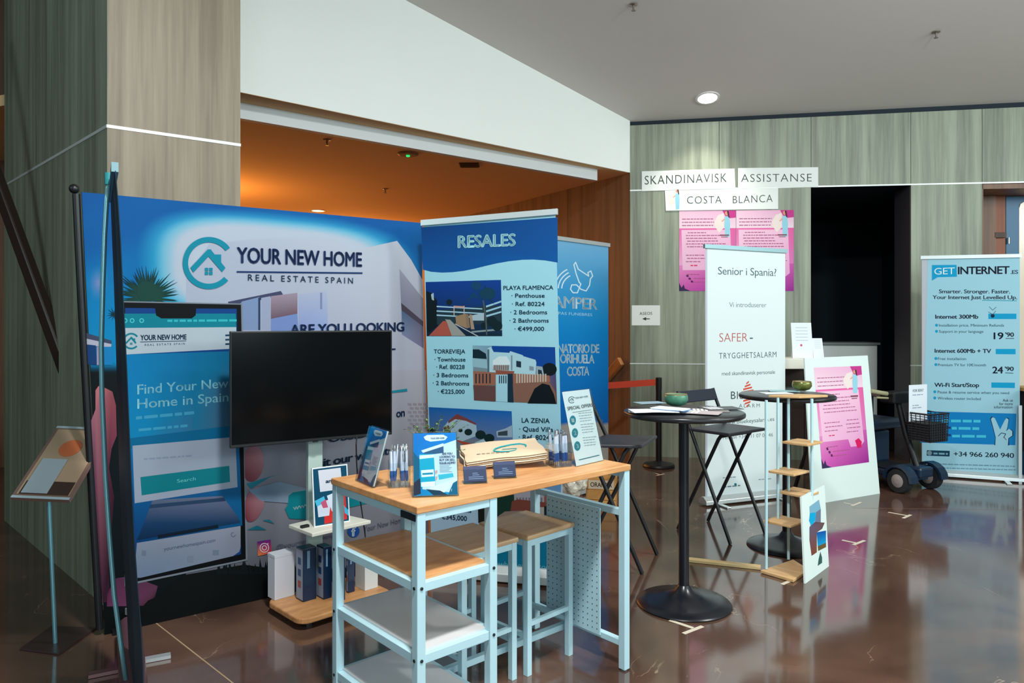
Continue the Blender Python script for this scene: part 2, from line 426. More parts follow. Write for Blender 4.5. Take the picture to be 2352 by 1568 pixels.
MB().fbox(FW, (uA0-.07, uA1-.04), (1.19, 1.215), (-1.23, -.72)).build('counter_top', mat('grey_laminate', (120, 128, 126), .4), c)
# timber lined side entrance with a blue glazed door
mb = MB(); mb.fbox(FW, (uB0-.02, uB0+.02), (0, ZT), (-.5, -.02)); mb.fbox(FW, (uB0, uB1), (ZT-.06, ZT), (-.5, -.02)); mb.fbox(FW, (uB1-.02, uB1+.02), (0, ZT), (-.5, -.02))
struct(mb.build('trim_6', M_BROWNW))
FD = Frame(FW.at(0, 0, -.5), FW.u, (0, 0, 1))
def du(px): return FD.uv(px, 600)[0]
zh = FD.uv(2300, 450)[1]
door = struct(MB().fbox(FD, (du(2240), du(2284)), (0, zh+.3), (-.05, .03)).build('door_1', M_BROWNW))
MB().fbox(FD, (du(2284), du(2309)), (0, zh), (-.04, .0)).build('door_post', M_SOFFW, door)
MB().fbox(FD, (du(2309), du(2311.5)), (0, zh), (-.05, -.01)).build('door_gap', M_DARKW, door)
MB().fbox(FD, (du(2284), uB1+.3), (zh, zh+.3), (-.05, .03)).build('door_header', M_SOFFW, door)
MB().fbox(FD, (du(2282), du(2308)), (FD.uv(2290, 546)[1], FD.uv(2290, 534)[1]), (0, .035)).build('door_rail', M_DARKW, door)
g0 = du(2341); g1 = uB1+.1
mb = MB(); mb.fbox(FD, (du(2311.5), g0), (0, zh-.01), (-.04, -.005)); mb.build('door_leaf', mat('blue_door_paint', (0, 92, 134), .4), door)
mb = MB(); pts = [FD.at(g0, .3), FD.at(g1, .3), FD.at(g1, zh-.06), FD.at(g0+.06, zh-.06), FD.at(g0+.015, zh-.09), FD.at(g0, zh-.14)]
mb.prism(pts, -FD.n*.01).build('door_glass', mat('frosted_lit_glass', (200, 196, 182), .2, emit=.3, ecol=(255, 214, 170)), door)
mb = MB(); mb.fbox(FD, (g0-.001, g1), (zh-.15, zh-.01), (-.04, -.011)); mb.fbox(FD, (g0-.001, g1), (0, .31), (-.04, -.011)); mb.build('door_cross_rail', mat('blue_door_paint', (0, 92, 134)), door)
MB().tube([FD.at(du(2315), FD.uv(2315, 560)[1], .02), FD.at(du(2315), FD.uv(2315, 546)[1], .02)], .010).build('door_handle', mat('brushed_steel', (200, 205, 205), .3, .9), door)

# brown wood wall running back from the corner, with its handrail
FB = Frame((-2.9, 14.75, 0), (1.274+2.9, 7.9-14.75, 0), (0, 0, 1))
LB = math.hypot(1.274+2.9, 7.9-14.75)
wb = struct(MB().fbox(FB, (0, LB), (0, 3.3), (-.14, -.02)).build('wall_back', M_DARKW))
k = 7
for i in range(k): MB().fbox(FB, (LB*i/k+.003, LB*(i+1)/k-.003), (0, 3.06), (-.02, 0)).build('wall_panel', M_BROWNW, wb)
mb = MB(); q0, q1 = FB.uv(1436, 828), FB.uv(1385, 905)
pa, pb = FB.at(q0[0], q0[1], .06), FB.at(q1[0]-1.2, q1[1]-.9, .06)
mb.bar(pa, pb, .05, .10); hr = mb.build('handrail', wood('warm_oak', (150, 92, 48), (190, 126, 70), (3, 3, 3)), bevel=.01)
tag(hr, 'sloping brown timber handrail fixed to the brown wood wall', 'handrail')
for t in (.15, .6, .9): p = pa.lerp(pb, t); MB().tube([p, p-FB.n*.065], .012).build('bracket', M_BLACK, hr)

# foyer ceiling (slopes up towards the viewer, then level), bulkhead and the lower ceiling behind it
k0 = 5.0
mb = MB()
def cpt(x, y): return (x, y, cz(x, y))
q = [cpt(-4, k0), cpt(11, k0), cpt(11, 8.4), cpt(-4, 8.4)]
mb.prism(q, (0, 0, .1))
zf = cz(0, k0)+.0
mb.prism([(-9, -2.0, zf+.06), (11, -2.0, zf+.06), (11, k0, cz(11, k0)), (-9, k0, cz(-4, k0))], (0, 0, .1))
struct(mb.build('ceiling', M_CEIL))
Zs = 3.06
FL, FR = Vector((-1.9, 5.12, 0)), Vector((1.274, 7.9, 0)); fd = (FR-FL).normalized(); FL2 = FL-fd*.45
FF = Frame(FL2, FR-FL2, (0, 0, 1)); LF = (FR-FL2).length
struct(MB().fbox(FF, (0, LF), (Zs+.002, 4.7), (-.12, 0)).build('wall_bulkhead', M_WHITEW))
# lower ceiling polygon behind the bulkhead
mb = MB(); back = -FF.n
mb.prism([(FL2.x, FL2.y, Zs), (FR.x-.02, FR.y, Zs), (1.25, 8.3, Zs), (-3.0, 15.2, Zs), (-9, 15.2, Zs), (-9, 7.5, Zs)], (0, 0, .08))
struct(mb.build('ceiling_lower', M_SOFF))
# white strip hanging a little behind the bulkhead
a, b = Vector((P(553, 270, 5.36).x, 5.36, 0)), Vector((P(1372, 413, 7.73).x, 7.73, 0))
a = a-(b-a).normalized()*1.2
F2 = Frame(a, b-a, (0, 0, 1))
struct(MB().fbox(F2, (0, (b-a).length), (2.945, Zs), (-.06, 0)).build('trim_7', mat('pale_strip_paint', (210, 216, 216), .6)))

# wood clad pillar on the left
e0 = G(246, 1397); e0 = Vector((P(246, 600, e0.y).x, e0.y, 0))
eR = Vector((P(553, 600, 4.12).x, 4.12, 0)); eL = Vector((-3.72, 5.36, 0))
dl = (eL-e0); dr = (eR-e0)
core = [e0, eR, eR+dl, eL]
pil = MB().prism([p+(((eR+eL)/2-p).normalized()*.03) for p in core], (0, 0, 4.7)); pil = struct(pil.build('wall_pillar', M_VOID))
F3 = Frame(e0, dr, (0, 0, 1)); F4 = Frame(eL, e0-eL, (0, 0, 1)); ZP = 2.45
for F, L, parts in ((F3, dr.length, [0, 1]), (F4, dl.length, [0, .52, 1])):
    for i in range(len(parts)-1):
        for z0, z1 in ((0, ZP-.008), (ZP+.008, 4.7)):
            MB().fbox(F, (L*parts[i]+.002, L*parts[i+1]-.002), (z0, z1), (-.028, 0)).build('wall_panel', M_WOODP if F is F3 else M_WOODW, pil)
for n, F, L in ((8, F3, dr.length), (9, F4, dl.length)):
    struct(MB().fbox(F, (0, L), (ZP-.008, ZP+.008), (-.027, .003)).build('trim_%d' % n, M_TRIM))
# dark hall to the left with stairs going up
wl = struct(MB().box((-7.2, -7.1), (-2, 16), (0, 8)).build('wall_left', M_DARKW))
struct(MB().box((-7.1, -3.62), (7.3, 7.4), (0, 5)).build('wall_stair', M_BROWNW))
struct(MB().box((-9, -3.2), (15.2, 15.3), (0, 3.4)).build('wall_hall_end', mat('warm_hall_paint', (170, 120, 80), .8)))
struct(MB().box((9.5, 9.6), (-2, 15), (0, 4.9)).build('wall_right', M_WOODW))
st = thing('staircase', 'dark timber staircase climbing away at the left edge behind the info stand', 'stairs', (-4.6, 4.6, 0))
for i in range(9):
    MB().obox((-4.15-.29*i, 4.6+.29*i*.6, 0), (1, 0, 0), (0, 1, 0), (0, 0, 1), (-.31, 0), (-1.5, .9), (0 if i == 0 else .17*i-.03, .17*(i+1))).build('stair_step', M_DARKW, st)
hp0, hp1 = P(0, 432, 4.55), P(163, 880, 4.35)
hd = (hp1-hp0).normalized(); mb = MB(); mb.bar(hp0-hd*1.3, hp1, .06, .075)
hr2 = mb.build('stair_handrail', mat('dark_varnish', (38, 24, 20), .4), bevel=.01); tag(hr2, 'dark varnished stair handrail slanting down across the wood pillar', 'handrail')
MB().bar(hp1-hd*.02, hp1-hd*.12+Vector((0, .45, 0)), .03, .03).build('bracket', M_BLACK, hr2)

# lamps, sprinklers, detector and vent
def sprinkler(name, x, y, z, label):
    t = thing(name, label, 'sprinkler', (x, y, z), 0)
    MB().lathe((x, y, z), [(.035, 0), (.035, -.006), (.012, -.012)], 16).build('rosette', mat('chromed_brass', (150, 140, 130), .3, .7), t)
    MB().lathe((x, y, z-.012), [(.009, 0), (.008, -.03), (.004, -.035), (.018, -.038), (.018, -.042)], 12).build('nozzle', mat('chromed_brass', (150, 140, 130)), t)
for i, (px, py) in enumerate(((1455, 10), (2150, 73))):
    Y = 5.5
    for _ in range(40): p = P(px, py, Y); Y += (cz(p.x, p.y)-p.z)*.7/.44*.6
    sprinkler('ceiling_sprinkler', p.x, p.y, cz(p.x, p.y), ['ceiling sprinkler nearest the top edge, above the pink posters', 'ceiling sprinkler at upper right, above the dark opening'][i])
for i, (px, py) in enumerate(((751, 320), (885, 433))):
    Y = (Zs-EYE)*FPX/(HZ-py); p = P(px, py, Y)
    sprinkler('ceiling_sprinkler', p.x, p.y, Zs, ['larger dark sprinkler on the orange ceiling, nearer the pillar', 'smaller dark sprinkler farther back on the orange ceiling'][i])
def low(px, py): return P(px, py, (Zs-EYE)*FPX/(HZ-py))
p = low(937, 352); t = thing('emergency_detector', 'round detector with a green light on the orange ceiling', 'detector', p)
MB().lathe(p, [(.10, 0), (.10, -.012), (.08, -.02)], 24).build('housing', mat('beige_plastic', (150, 120, 95), .5), t)
MB().lathe(p-Vector((0, 0, .02)), [(.018, 0), (.018, -.01), (.01, -.014)], 12).build('green_light', mat('green_led', (20, 220, 110), .4, emit=1.6), t)
p = low(1078, 378); t = thing('ceiling_vent', 'slotted vent in the orange ceiling, right of the green light', 'vent', p)
MB().obox(p, (1, 0, 0), (0, 1, 0), (0, 0, 1), (-.1, .1), (-.1, .1), (-.008, 0)).build('vent_frame', mat('brown_vent', (96, 62, 40), .6), t)
for i in range(5): MB().obox(p, (1, 0, 0), (0, 1, 0), (0, 0, 1), (-.09, .09), (-.085+i*.038, -.065+i*.038), (-.014, -.008)).build('vent_slat', mat('brown_vent_slat', (50, 30, 20), .6), t)
def lamp(name, p, r, label, col, e, tilt=None):
    t = thing(name, label, 'lamp', p)
    MB().lathe(p, [(r*1.25, 0.004), (r*1.25, -.008), (r, -.010), (r, .02)], 32, ax=tilt, cap=False).build('lamp_ring', mat('white_lamp_ring', (235, 235, 230), .4), t)
    MB().lathe(p, [(r, -.003), (r*.7, -.007), (.001, -.009)], 32, ax=tilt, cap=False).build('diffuser', mat(name+'_glow', col, .4, emit=e), t)
p = low(730, 483); lamp('hall_downlight', p, .085, 'small warm round downlight on the orange ceiling above the backdrop', (255, 226, 170), 6)
HALL = p
Y = 7.0
for _ in range(60): p = P(1625, 224, Y); Y += (cz(p.x, p.y)-p.z)*.6
cn = Vector((cz(0, 0)-cz(1, 0), cz(0, 0)-cz(0, 1), 1)).normalized()
lamp('foyer_downlight', p-cn*.002, .095, 'bright white round downlight above the handwritten signs', (255, 252, 240), 40, tilt=tuple(cn))
DL = p
spot('foyer_downlight_beam', DL-Vector((0, 0, .03)), DL+Vector((0, .05, -1)), 95, (1.0, .97, .84), 95, .7, .08)
# warm lamps of the hall beyond
spot('hall_lamp', HALL-Vector((0, 0, .03)), HALL+Vector((0, 0, -1)), 190, (1, .46, .12), 150, .5, .08)
for x, y, e in ((-3.8, 8.6, 60), (-5.2, 12.0, 100), (-2.9, 12.6, 80)):
    point('hall_lamp', (x, y, 2.3), e*1.35, (1, .43, .10), .15)

# ================================================================== the stands
NAVY = (18, 44, 92); TEAL = (10, 138, 160); INK = (34, 48, 60)
M_ALU = mat('brushed_aluminium', (205, 212, 212), .35, .6)
M_PALEBACK = mat('pale_banner_film', (176, 180, 190), .6)

def rollup(name, label, x0, y0, x1, y1, h0, h1, tl, tr, cas=.07, group=None, feet=True, rail_col=M_ALU, nd=.004):
    """roll-up banner: cassette, two feet, top rail, support pole; returns thing, frame"""
    F = upright(x0, y0, x1, y1); L = math.hypot(x1-x0, y1-y0)
    t = thing(name, label, 'banner', ((x0+x1)/2, (y0+y1)/2, 0), math.atan2(y1-y0, x1-x0), group)
    W0 = .012
    mb = MB(); pr = [F.at(-.015, .012, .055), F.at(-.015, .012, -.055), F.at(-.015, cas*.6, -.05), F.at(-.015, cas, -.015), F.at(-.015, cas, .012), F.at(-.015, cas*.6, .05)]
    mb.prism(pr, F.u*(L+.03)); mb.build('cassette', M_ALU, t, bevel=.004)
    if feet:
        for u in (.12, L-.12): MB().fbox(F, (u-.02, u+.02), (0, .012), (-.16, .16)).build('foot', M_ALU, t, bevel=.003)
    mb = MB(); mb.prism([F.at(0, tl-.004, -.012), F.at(0, tl-.004, .014), F.at(L, tr-.004, .014), F.at(L, tr-.004, -.012)], (0, 0, .032)); mb.build('top_rail', rail_col, t)
    MB().tube([F.at(L/2, cas*.8, -.03), F.at(L/2, (tl+tr)/2, -.03)], .01).build('support_pole', M_ALU, t)
    mb = MB(); mb.prism([F.at(W0, cas-.01, 0), F.at(L-W0, cas-.01, 0), F.at(L-W0, tr, 0), F.at(W0, tl, 0)], -F.n*.0007)
    return t, F, L, mb

# ---- big photo backdrop -------------------------------------------------------------
x0, y0 = (188-1176)/FPX*3.35, 3.35; x1, y1 = (970-1176)/FPX*4.42, 4.42
F = upright(x0, y0, x1, y1); L = math.hypot(x1-x0, y1-y0)
t = thing('photo_backdrop', 'wide blue exhibition backdrop printed with a white villa and a giant phone', 'backdrop', ((x0+x1)/2, (y0+y1)/2, 0), math.atan2(y1-y0, x1-x0))
HB0 = F.uv(188, 441)[1]; HB1 = F.uv(970, 512)[1]; LEAN = F.uv(242, 1440)[0]
def edge(a, r):
    u0 = LEAN*(1-r)**1.1; return u0+(L-u0)*a, .02+(HB0+(HB1-HB0)*a-.02)*r
mb = MB(); n_ = 16
pts = [F.at(*edge(0, i/n_), 0) for i in range(n_+1)]+[F.at(*edge(1, i/4), 0) for i in range(4, -1, -1)]
mb.prism(pts, -F.n*.012); mb.build('fabric_panel', mat('black_fabric', (10, 14, 18), .8), t)
MB().tube([F.at(edge(0, i/8)[0]-.022, edge(0, i/8)[1]*.99+.01, -.005) for i in range(9)], .016, 10).build('side_pole', M_BLACK, t, smooth=40)
MB().ball(F.at(-.03, HB0+.012, -.002), .022, 8).build('pole_knob', M_BLACK, t, smooth=True)
MB().fbox(F, (L-.012, L+.004), (.0, HB1), (-.03, -.012)).build('side_pole', M_BLACK, t)
for u in (.14, L*.5, L-.05): MB().fbox(F, (u-.02, u+.02), (0, .02), (-.28, .04)).build('foot', M_BLACK, t)
def mixc(a, b, k): k = max(0, min(1, k)); return tuple(a[i]+(b[i]-a[i])*k for i in range(3))
def bgcol(x, y):
    top = 441+(x-188)*.091
    c = mixc((2, 82, 152), (0, 112, 172), (y-top-20)/170)
    c = mixc(c, (0, 128, 182), (y-620)/150)
    c = mixc(c, (0, 88, 156), .5+.5*math.sin(x*.017+y*.031)) if y < 650 else c
    r = ((abs(x-640)/255)**3.2+(abs(y-625-(x-640)*.09)/108)**3.2)**(1/3.2)
    c = mixc(c, (60, 170, 205), (1.28-r)/.25); c = mixc(c, (176, 186, 202), (1.12-r)/.2)
    if 200 < x < 250 and 610 < y < 690: c = mixc(c, (120, 130, 180), 1-math.hypot((x-225)/22, (y-650)/42))
    if y > 835: c = mixc(c, (8, 18, 22), (y-835)/20)
    return c
GB = .82
p = Print(F, GB)
p.grid(edge, 110, 130, bgcol)
# villa
p.poly([(427, 640), (480, 560), (600, 546), (700, 545), (775, 548), (808, 576), (912, 553), (944, 596), (971, 644), (976, 850), (427, 850)],
       [(166, 174, 194)]*2+[(176, 184, 200)]*3+[(178, 184, 198)]*4+[(168, 170, 186), (160, 166, 188)])
p.poly([(427, 850), (978, 850), (986, 1312), (427, 1330)], [(158, 160, 180), (166, 166, 178), (92, 86, 96), (96, 98, 110)])
p.poly([(523, 693), (645, 668), (650, 676), (530, 706)], (62, 66, 96))
p.poly([(556, 692), (552, 697), (552, 758), (596, 758), (596, 682)], (120, 140, 176)); p.poly([(598, 682), (593, 684), (593, 758), (598, 758)], (40, 60, 92))
p.poly([(600, 684), (621, 680), (622, 758), (600, 758)], (150, 158, 184))
p.poly([(622, 680), (683, 672), (683, 720), (622, 732)], [(150, 130, 146), (148, 136, 152), (112, 84, 98), (104, 82, 98)])
p.poly([(622, 732), (683, 720), (685, 760), (622, 760)], (112, 134, 186))
p.poly([(685, 676), (751, 668), (753, 758), (685, 758)], [(160, 168, 194), (164, 172, 196), (140, 158, 200), (132, 148, 196)]); p.rect(735, 672, 740, 710, (118, 130, 168))
p.poly([(917, 617), (972, 686), (972, 740), (921, 695)], [(150, 152, 170), (134, 134, 150), (130, 130, 146), (128, 130, 150)])
p.poly([(921, 695), (972, 738), (972, 750), (922, 712)], (72, 64, 78)); p.poly([(922, 712), (972, 750), (973, 800), (923, 768)], [(76, 100, 134), (100, 96, 118), (112, 108, 140), (118, 130, 160)])
# brick texture at right, faint
for j in range(7):
    for i in range(4):
        x = 936+i*12+(j % 2)*5; y = 925+j*9
        p.poly([(x, y), (x+9, y+1), (x+9, y+7), (x, y+6)], (138-j, 130, 142))
# palms
def palm(cx, cy, R, col, col2, n=26, a0=PI*.92, a1=PI*2.08):
    rnd = random.Random(3)
    for i in range(n):
        a = a0+(a1-a0)*i/(n-1)+rnd.uniform(-.08, .08); r = R*rnd.uniform(.75, 1.12); wd = R*.13
        q = [(cx-wd*math.sin(a)*.5, cy+wd*math.cos(a)*.5), (cx+r*math.cos(a), cy+r*.92*math.sin(a)), (cx+wd*math.sin(a)*.5, cy-wd*math.cos(a)*.5)]
        p.poly(q, [col2, col, col2])
palm(338, 684, 74, (8, 36, 42), (26, 80, 66), 60); p.disc(338, 670, 25, (20, 66, 58), 24)
palm(262, 722, 20, (8, 36, 50), (10, 44, 50), 14, 0, 2*PI)
# small white house, hedge, thumb and hand behind the phone
p.poly([(190, 762), (256, 782), (256, 792), (190, 776)], (60, 70, 96)); p.poly([(192, 776), (256, 790), (254, 800), (192, 790)], (170, 172, 190))
p.poly([(194, 790), (220, 793), (222, 838), (196, 836)], (16, 60, 112)); p.rect(222, 796, 232, 838, (150, 140, 170)); p.rect(232, 796, 258, 838, (20, 120, 180))
hb = (92, 52, 80)
p.poly([(219, 896), (226, 886), (240, 890), (258, 899), (266, 930), (268, 1000), (256, 1030), (250, 1074), (262, 1140), (250, 1300), (252, 1380), (236, 1384), (222, 1270), (215, 1110), (206, 1020), (209, 966), (219, 940)],
       [(170, 100, 110), (184, 112, 116), (180, 100, 108), (140, 70, 80), (136, 62, 74), (120, 56, 74), (110, 50, 70), (84, 34, 52), (54, 22, 40), (46, 22, 40), (64, 30, 50), (60, 28, 48), (50, 24, 46), (70, 42, 66), (128, 80, 104), (150, 92, 112), (160, 98, 112)])
p.poly([(244, 1420), (246, 1365), (262, 1328), (300, 1322), (362, 1345), (355, 1372), (340, 1378), (322, 1398), (318, 1418), (268, 1436)],
       [(112, 52, 92), (90, 40, 66), (88, 44, 72), (104, 60, 96), (96, 54, 80), (60, 32, 50), (88, 48, 70), (70, 36, 46), (60, 30, 40), (98, 40, 80)])
# black ground with grass
p.poly([(238, 1392), (330, 1390), (420, 1320), (560, 1296), (620, 1304), (720, 1306), (990, 1300), (992, 1460), (240, 1480)], (10, 14, 16))
rnd = random.Random(5)
for i in range(46):
    x = 500+i*9.6+rnd.uniform(-3, 3); h = rnd.uniform(8, 26)*(1 if x < 640 else .6)
    p.poly([(x-5, 1318), (x+rnd.uniform(-6, 6), 1304-h), (x+5, 1318)], (12, 22, 24))
# giant phone
p.rrect([(272, 691), (556, 697), (568, 1286), (286, 1345)], .055, (120, 128, 140), 8)
p.rrect([(274, 694), (553, 699.5), (564, 1283), (288, 1340)], .052, (6, 10, 14), 8)
scr = [(287, 707), (543, 709), (553, 1272), (300, 1328)]
p.rrect(scr, .038, (10, 62, 128), 8)
p.poly([(282, 720), (541, 720), (542, 751), (283, 753)], (4, 122, 142))
p.poly([(283, 753), (542, 751), (543, 800), (286, 814)], (172, 186, 196))
p.poly([(286, 814), (543, 806), (548, 1010), (295, 1030)], [(2, 118, 176), (10, 104, 144), (70, 92, 118), (2, 128, 178)])
p.poly([(450, 900), (545, 870), (547, 980), (440, 985)], [(8, 118, 160), (66, 96, 122), (76, 96, 124), (20, 114, 154)])
p.poly([(296, 1006), (547, 975), (548, 1015), (297, 1040)], (2, 98, 142))
p.poly([(297, 1030), (548, 1000), (556, 1206), (313, 1246)], [(6, 104, 164), (20, 104, 160), (4, 84, 132), (2, 60, 114)])
p.poly([(350, 1148), (510, 1138), (547, 1188), (552, 1200), (314, 1240), (330, 1200)], [(86, 98, 124), (100, 108, 134), (36, 70, 104), (20, 56, 92), (6, 40, 76), (20, 60, 100)])
p.poly([(345, 1158), (514, 1142), (518, 1150), (342, 1167)], (38, 62, 92)); p.poly([(362, 1228), (500, 1204), (502, 1212), (362, 1236)], (10, 28, 44))
p.poly([(330, 706), (450, 708), (449, 724), (440, 731), (370, 731), (358, 724), (356, 708)], (6, 10, 14))
p.rrect([(304, 1023), (540, 1003), (545, 1118), (309, 1155)], .012, (150, 160, 178)); p.rrect([(322, 1095), (526, 1069), (528, 1106), (325, 1137)], .006, (4, 118, 130))
p.words(330, 1056, 440, 1048, 4, (130, 142, 164), 3)
p.poly([(314, 1246), (552, 1207), (552, 1256), (549, 1266), (535, 1276), (322, 1326), (308, 1326)], [(134, 144, 164), (146, 150, 166), (138, 144, 160), (136, 142, 160), (130, 138, 156), (112, 132, 160), (110, 130, 158)])
p.words(312, 963, 452, 950, 7, (60, 150, 186), 1); p.words(318, 990, 430, 980, 6, (60, 150, 186), 2)
for x in (287, 303, 325): p.ring(x, 736, 3.2, 5.6, (70, 190, 196), n=12)
p.words(384, 739, 543, 738, 5, (50, 176, 186), 4)
for y in (768, 778, 788): p.poly([(517, y), (541, y-1), (541, y+3), (517, y+4)], (10, 60, 84))
def ynh_logo(p, cx, cy, r, col):
    p.ring(cx, cy, r*.79, r, col, math.radians(42), math.radians(324), 36)
    s = r/61.0
    def q(pts, c=col): p.poly([(cx+x*s, cy+y*s) for x, y in pts], c)
    q([(-43, 11), (-2, -32), (6, -32), (6, -20), (0, -16), (-36, 22)])
    q([(-2, -32), (6, -30), (39, 11), (31, 21), (0, -15)])
    q([(15, -20), (29, -20), (29, 0), (15, -9)])
    for a, b_ in ((-9, 11), (1, 11), (-9, 20), (1, 20)): q([(a, b_), (a+8, b_), (a+8, b_+7.5), (a, b_+7.5)])
ynh_logo(p, 479, 604, 60, (8, 132, 156))
ynh_logo(p, 301, 783, 19, (8, 120, 138))
p.ring(540-5, 1227, 4, 5.5, (90, 100, 120), n=12, a1=5); p.rect(325, 1263, 335, 1275, (112, 124, 146)); p.rect(488, 1266-4, 502, 1278-4, (112, 124, 146)); p.rect(430, 1276, 444, 1290, (120, 130, 152))
p.line([(544, 624), (831, 627)], 3.4, (14, 50, 100)); p.line([(322, 785), (427, 782.5)], 1.4, (20, 52, 84))
# fingers, teal brush strokes and the address pill
for (cx, cy, a, b_, tl_) in ((580, 1064, 25, 42, .12), (583, 1157, 22, 42, .3)):
    q = []; cl = []
    for k in range(26):
        w_ = 2*PI*k/26; x = a*math.cos(w_); y = b_*math.sin(w_)
        X = cx+x*math.cos(tl_)-y*math.sin(tl_); Y = cy+x*math.sin(tl_)+y*math.cos(tl_); q.append((max(X, 561+(Y-1000)*.01), Y))
        cl.append(mixc((176, 128, 138), (110, 50, 62), .5+.5*math.sin(w_-.5)))
    p.poly(q, cl)
p.poly([(566, 1110), (640, 1088), (618, 1096), (576, 1122)], (34, 118, 140)); p.poly([(567, 1216), (590, 1206), (612, 1216)], (20, 102, 122)); p.poly([(602, 1194), (618, 1192), (630, 1202)], (30, 112, 130))
p.poly([(570, 1125), (640, 1105), (760, 1135), (740, 1160), (600, 1150)], [(110, 138, 164), (128, 150, 170), (132, 144, 160), (138, 146, 162), (116, 140, 164)])
p.poly([(662, 1138), (672, 1130), (760, 1116), (884, 1096), (884, 1146), (800, 1165), (705, 1192), (664, 1190), (654, 1168), (660, 1160)], (6, 124, 136))
p.poly([(935, 898), (899, 902), (899, 897), (934, 892)], (20, 130, 150))
# social symbols
ig = [(590, 1243), (621, 1238), (623, 1269), (592, 1276)]
p.rrect(ig, .009, [(74, 34, 120)]*6+[(110, 30, 120)]*6+[(206, 60, 70)]*6+[(240, 130, 60)]*6)
p.ring(606.5, 1257, 9, 11, (220, 200, 200), n=4*5); p.ring(606.5, 1257, 4, 6, (225, 205, 205), n=14); p.disc(614.5, 1247.5, 1.4, (225, 205, 205), n=8)
p.disc(811, 1219, 14, (20, 66, 130)); 
p.build('printed_picture', t)
BG = .8
T(F, 'YOUR NEW HOME', (543, 603), (831, 612), 33, (14, 44, 96), t, .027, .97, g=BG)
T(F, 'REAL ESTATE SPAIN', (569, 644), (810, 651), 13.5, (20, 60, 100), t, .006, 1.5, g=BG)
T(F, 'ARE YOU LOOKING', (665, 768), (928, 760), 21, (16, 48, 96), t, .03, .97, g=BG)
T(F, 'YOUR NEW HOME', (322, 781), (428, 779), 11.5, (16, 52, 88), t, .027, .97, g=BG)
T(F, 'REAL ESTATE SPAIN', (332, 794), (424, 791), 4.5, (50, 84, 108), t, .0, 1.4, g=BG)
T(F, 'Find Your New', (315, 905), (524, 889), 21, (140, 206, 222), t, .006, 1.0, g=1.1)
T(F, 'Home in Spain', (315, 938), (524, 921), 21, (140, 206, 222), t, .006, 1.0, g=1.1)
T(F, 'Search', (406, 1108), (449, 1102), 8, (90, 176, 180), t, 0, 1, g=1.0)
T(F, 'yournewhomespain.com', (376, 1264), (494, 1243), 8, (70, 84, 110), t, 0, 1, g=1.0)
T(F, 'POSSIBLE', (735, 1018), (872, 999), 18, (16, 54, 90), t, .02, .9, g=BG)
T(F, 'on', (909, 958), (929, 955), 18, (16, 54, 90), t, .024, .9, g=BG)
T(F, '-', (896, 808), (908, 807), 18, (16, 54, 90), t, .024, .9, g=BG)
T(F, 'visit our website', (709, 1077), (905, 1040), 18, (16, 48, 78), t, .022, .9, g=BG)
T(F, 'www.yournewhomespain.com', (672, 1171), (882, 1122), 10, (190, 220, 222), t, .008, .9, g=.85)
T(F, '@yournewhomespain', (634, 1262), (788, 1228), 11, (76, 82, 104), t, 0, 1, g=BG)
T(F, 'f', (806, 1231), (817, 1229), 20, (190, 196, 206), t, .03, 1, g=.85)
T(F, 'Your New Home Spain', (834, 1221), (958, 1190), 12, (70, 74, 92), t, 0, 1, g=BG)

# ---- edge-on roll-up at the far left ------------------------------------------------
t = thing('rollup_banner', 'dark-backed roll-up banner seen edge on at the left, with a thin bowed rod', 'banner', (-1.55, 2.75, 0))
def PE(px, py, Y): return P(px, py, Y)
YA, YB = 3.0, 2.3      # far edge, near edge
far = [(254, 460), (256, 520), (262, 663), (265, 765), (268, 863), (273, 1069), (283, 1275), (293, 1430), (297, 1540)]
near = [(264, 392), (274, 510), (281, 663), (286, 765), (291, 863), (299, 1069), (309, 1275), (322, 1430), (329, 1568), (331, 1760)]
def strip(a, b, Ya, Yb, nn=14):
    def samp(l, k):
        k *= len(l)-1; i = min(int(k), len(l)-2); f = k-i; return (l[i][0]+(l[i+1][0]-l[i][0])*f, l[i][1]+(l[i+1][1]-l[i][1])*f)
    A = [P(*samp(a, i/nn), Ya) for i in range(nn+1)]; B_ = [P(*samp(b, i/nn), Yb) for i in range(nn+1)]
    return A, B_
A, B_ = strip(far, near, YA, YB)
mb = MB(); off = Vector((.003, 0, 0)); n_ = len(A)
vs = A+B_+[q+off for q in A]+[q+off for q in B_]; fs = []
for i in range(n_-1):
    fs += [(i, i+1, n_+i+1, n_+i), (2*n_+i, 3*n_+i, 3*n_+i+1, 2*n_+i+1), (n_+i, n_+i+1, 3*n_+i+1, 3*n_+i), (i+1, i, 2*n_+i, 2*n_+i+1)]
fs += [(0, n_, 3*n_, 2*n_)]
mb.add(vs, fs).build('banner_film', mat('dark_banner_back', (14, 46, 62), .5), t)
MB().bar(A[0]+Vector((0, 0, .006)), B_[0]+Vector((0, 0, .012)), .02, .03).build('top_rail', mat('grey_rail', (120, 150, 158), .4, .4), t)
rod = [(250, 418, 2.62), (245, 459, 2.62), (240, 541, 2.62), (236, 658, 2.62), (232.5, 800, 2.62), (234.5, 915, 2.63), (242, 1090, 2.64), (251, 1224, 2.65), (262, 1363, 2.66), (278, 1482, 2.67), (289, 1560, 2.68)]
MB().tube([PE(*r) for r in rod], .0085, 10).build('bowed_rod', mat('pale_blue_steel_rod', (150, 214, 226), .3, .5), t, smooth=True)
q = PE(249, 410, 2.62); MB().tube([q+Vector((0, 0, .02)), q-Vector((-.001, 0, .022))], .013, 12).build('rod_cap', mat('teal_plastic', (30, 130, 136), .4), t)
c0 = G(297, 1470); c1 = G(318, 1790)
MB().tube([c0+Vector((0, 0, .062)), c1+Vector((0, 0, .062))], .05, 16).build('cassette', mat('rosy_anodised_tube', (130, 96, 104), .3, .6), t, smooth=40)
mb = MB(); s_ = G(279, 1437), G(309, 1452)
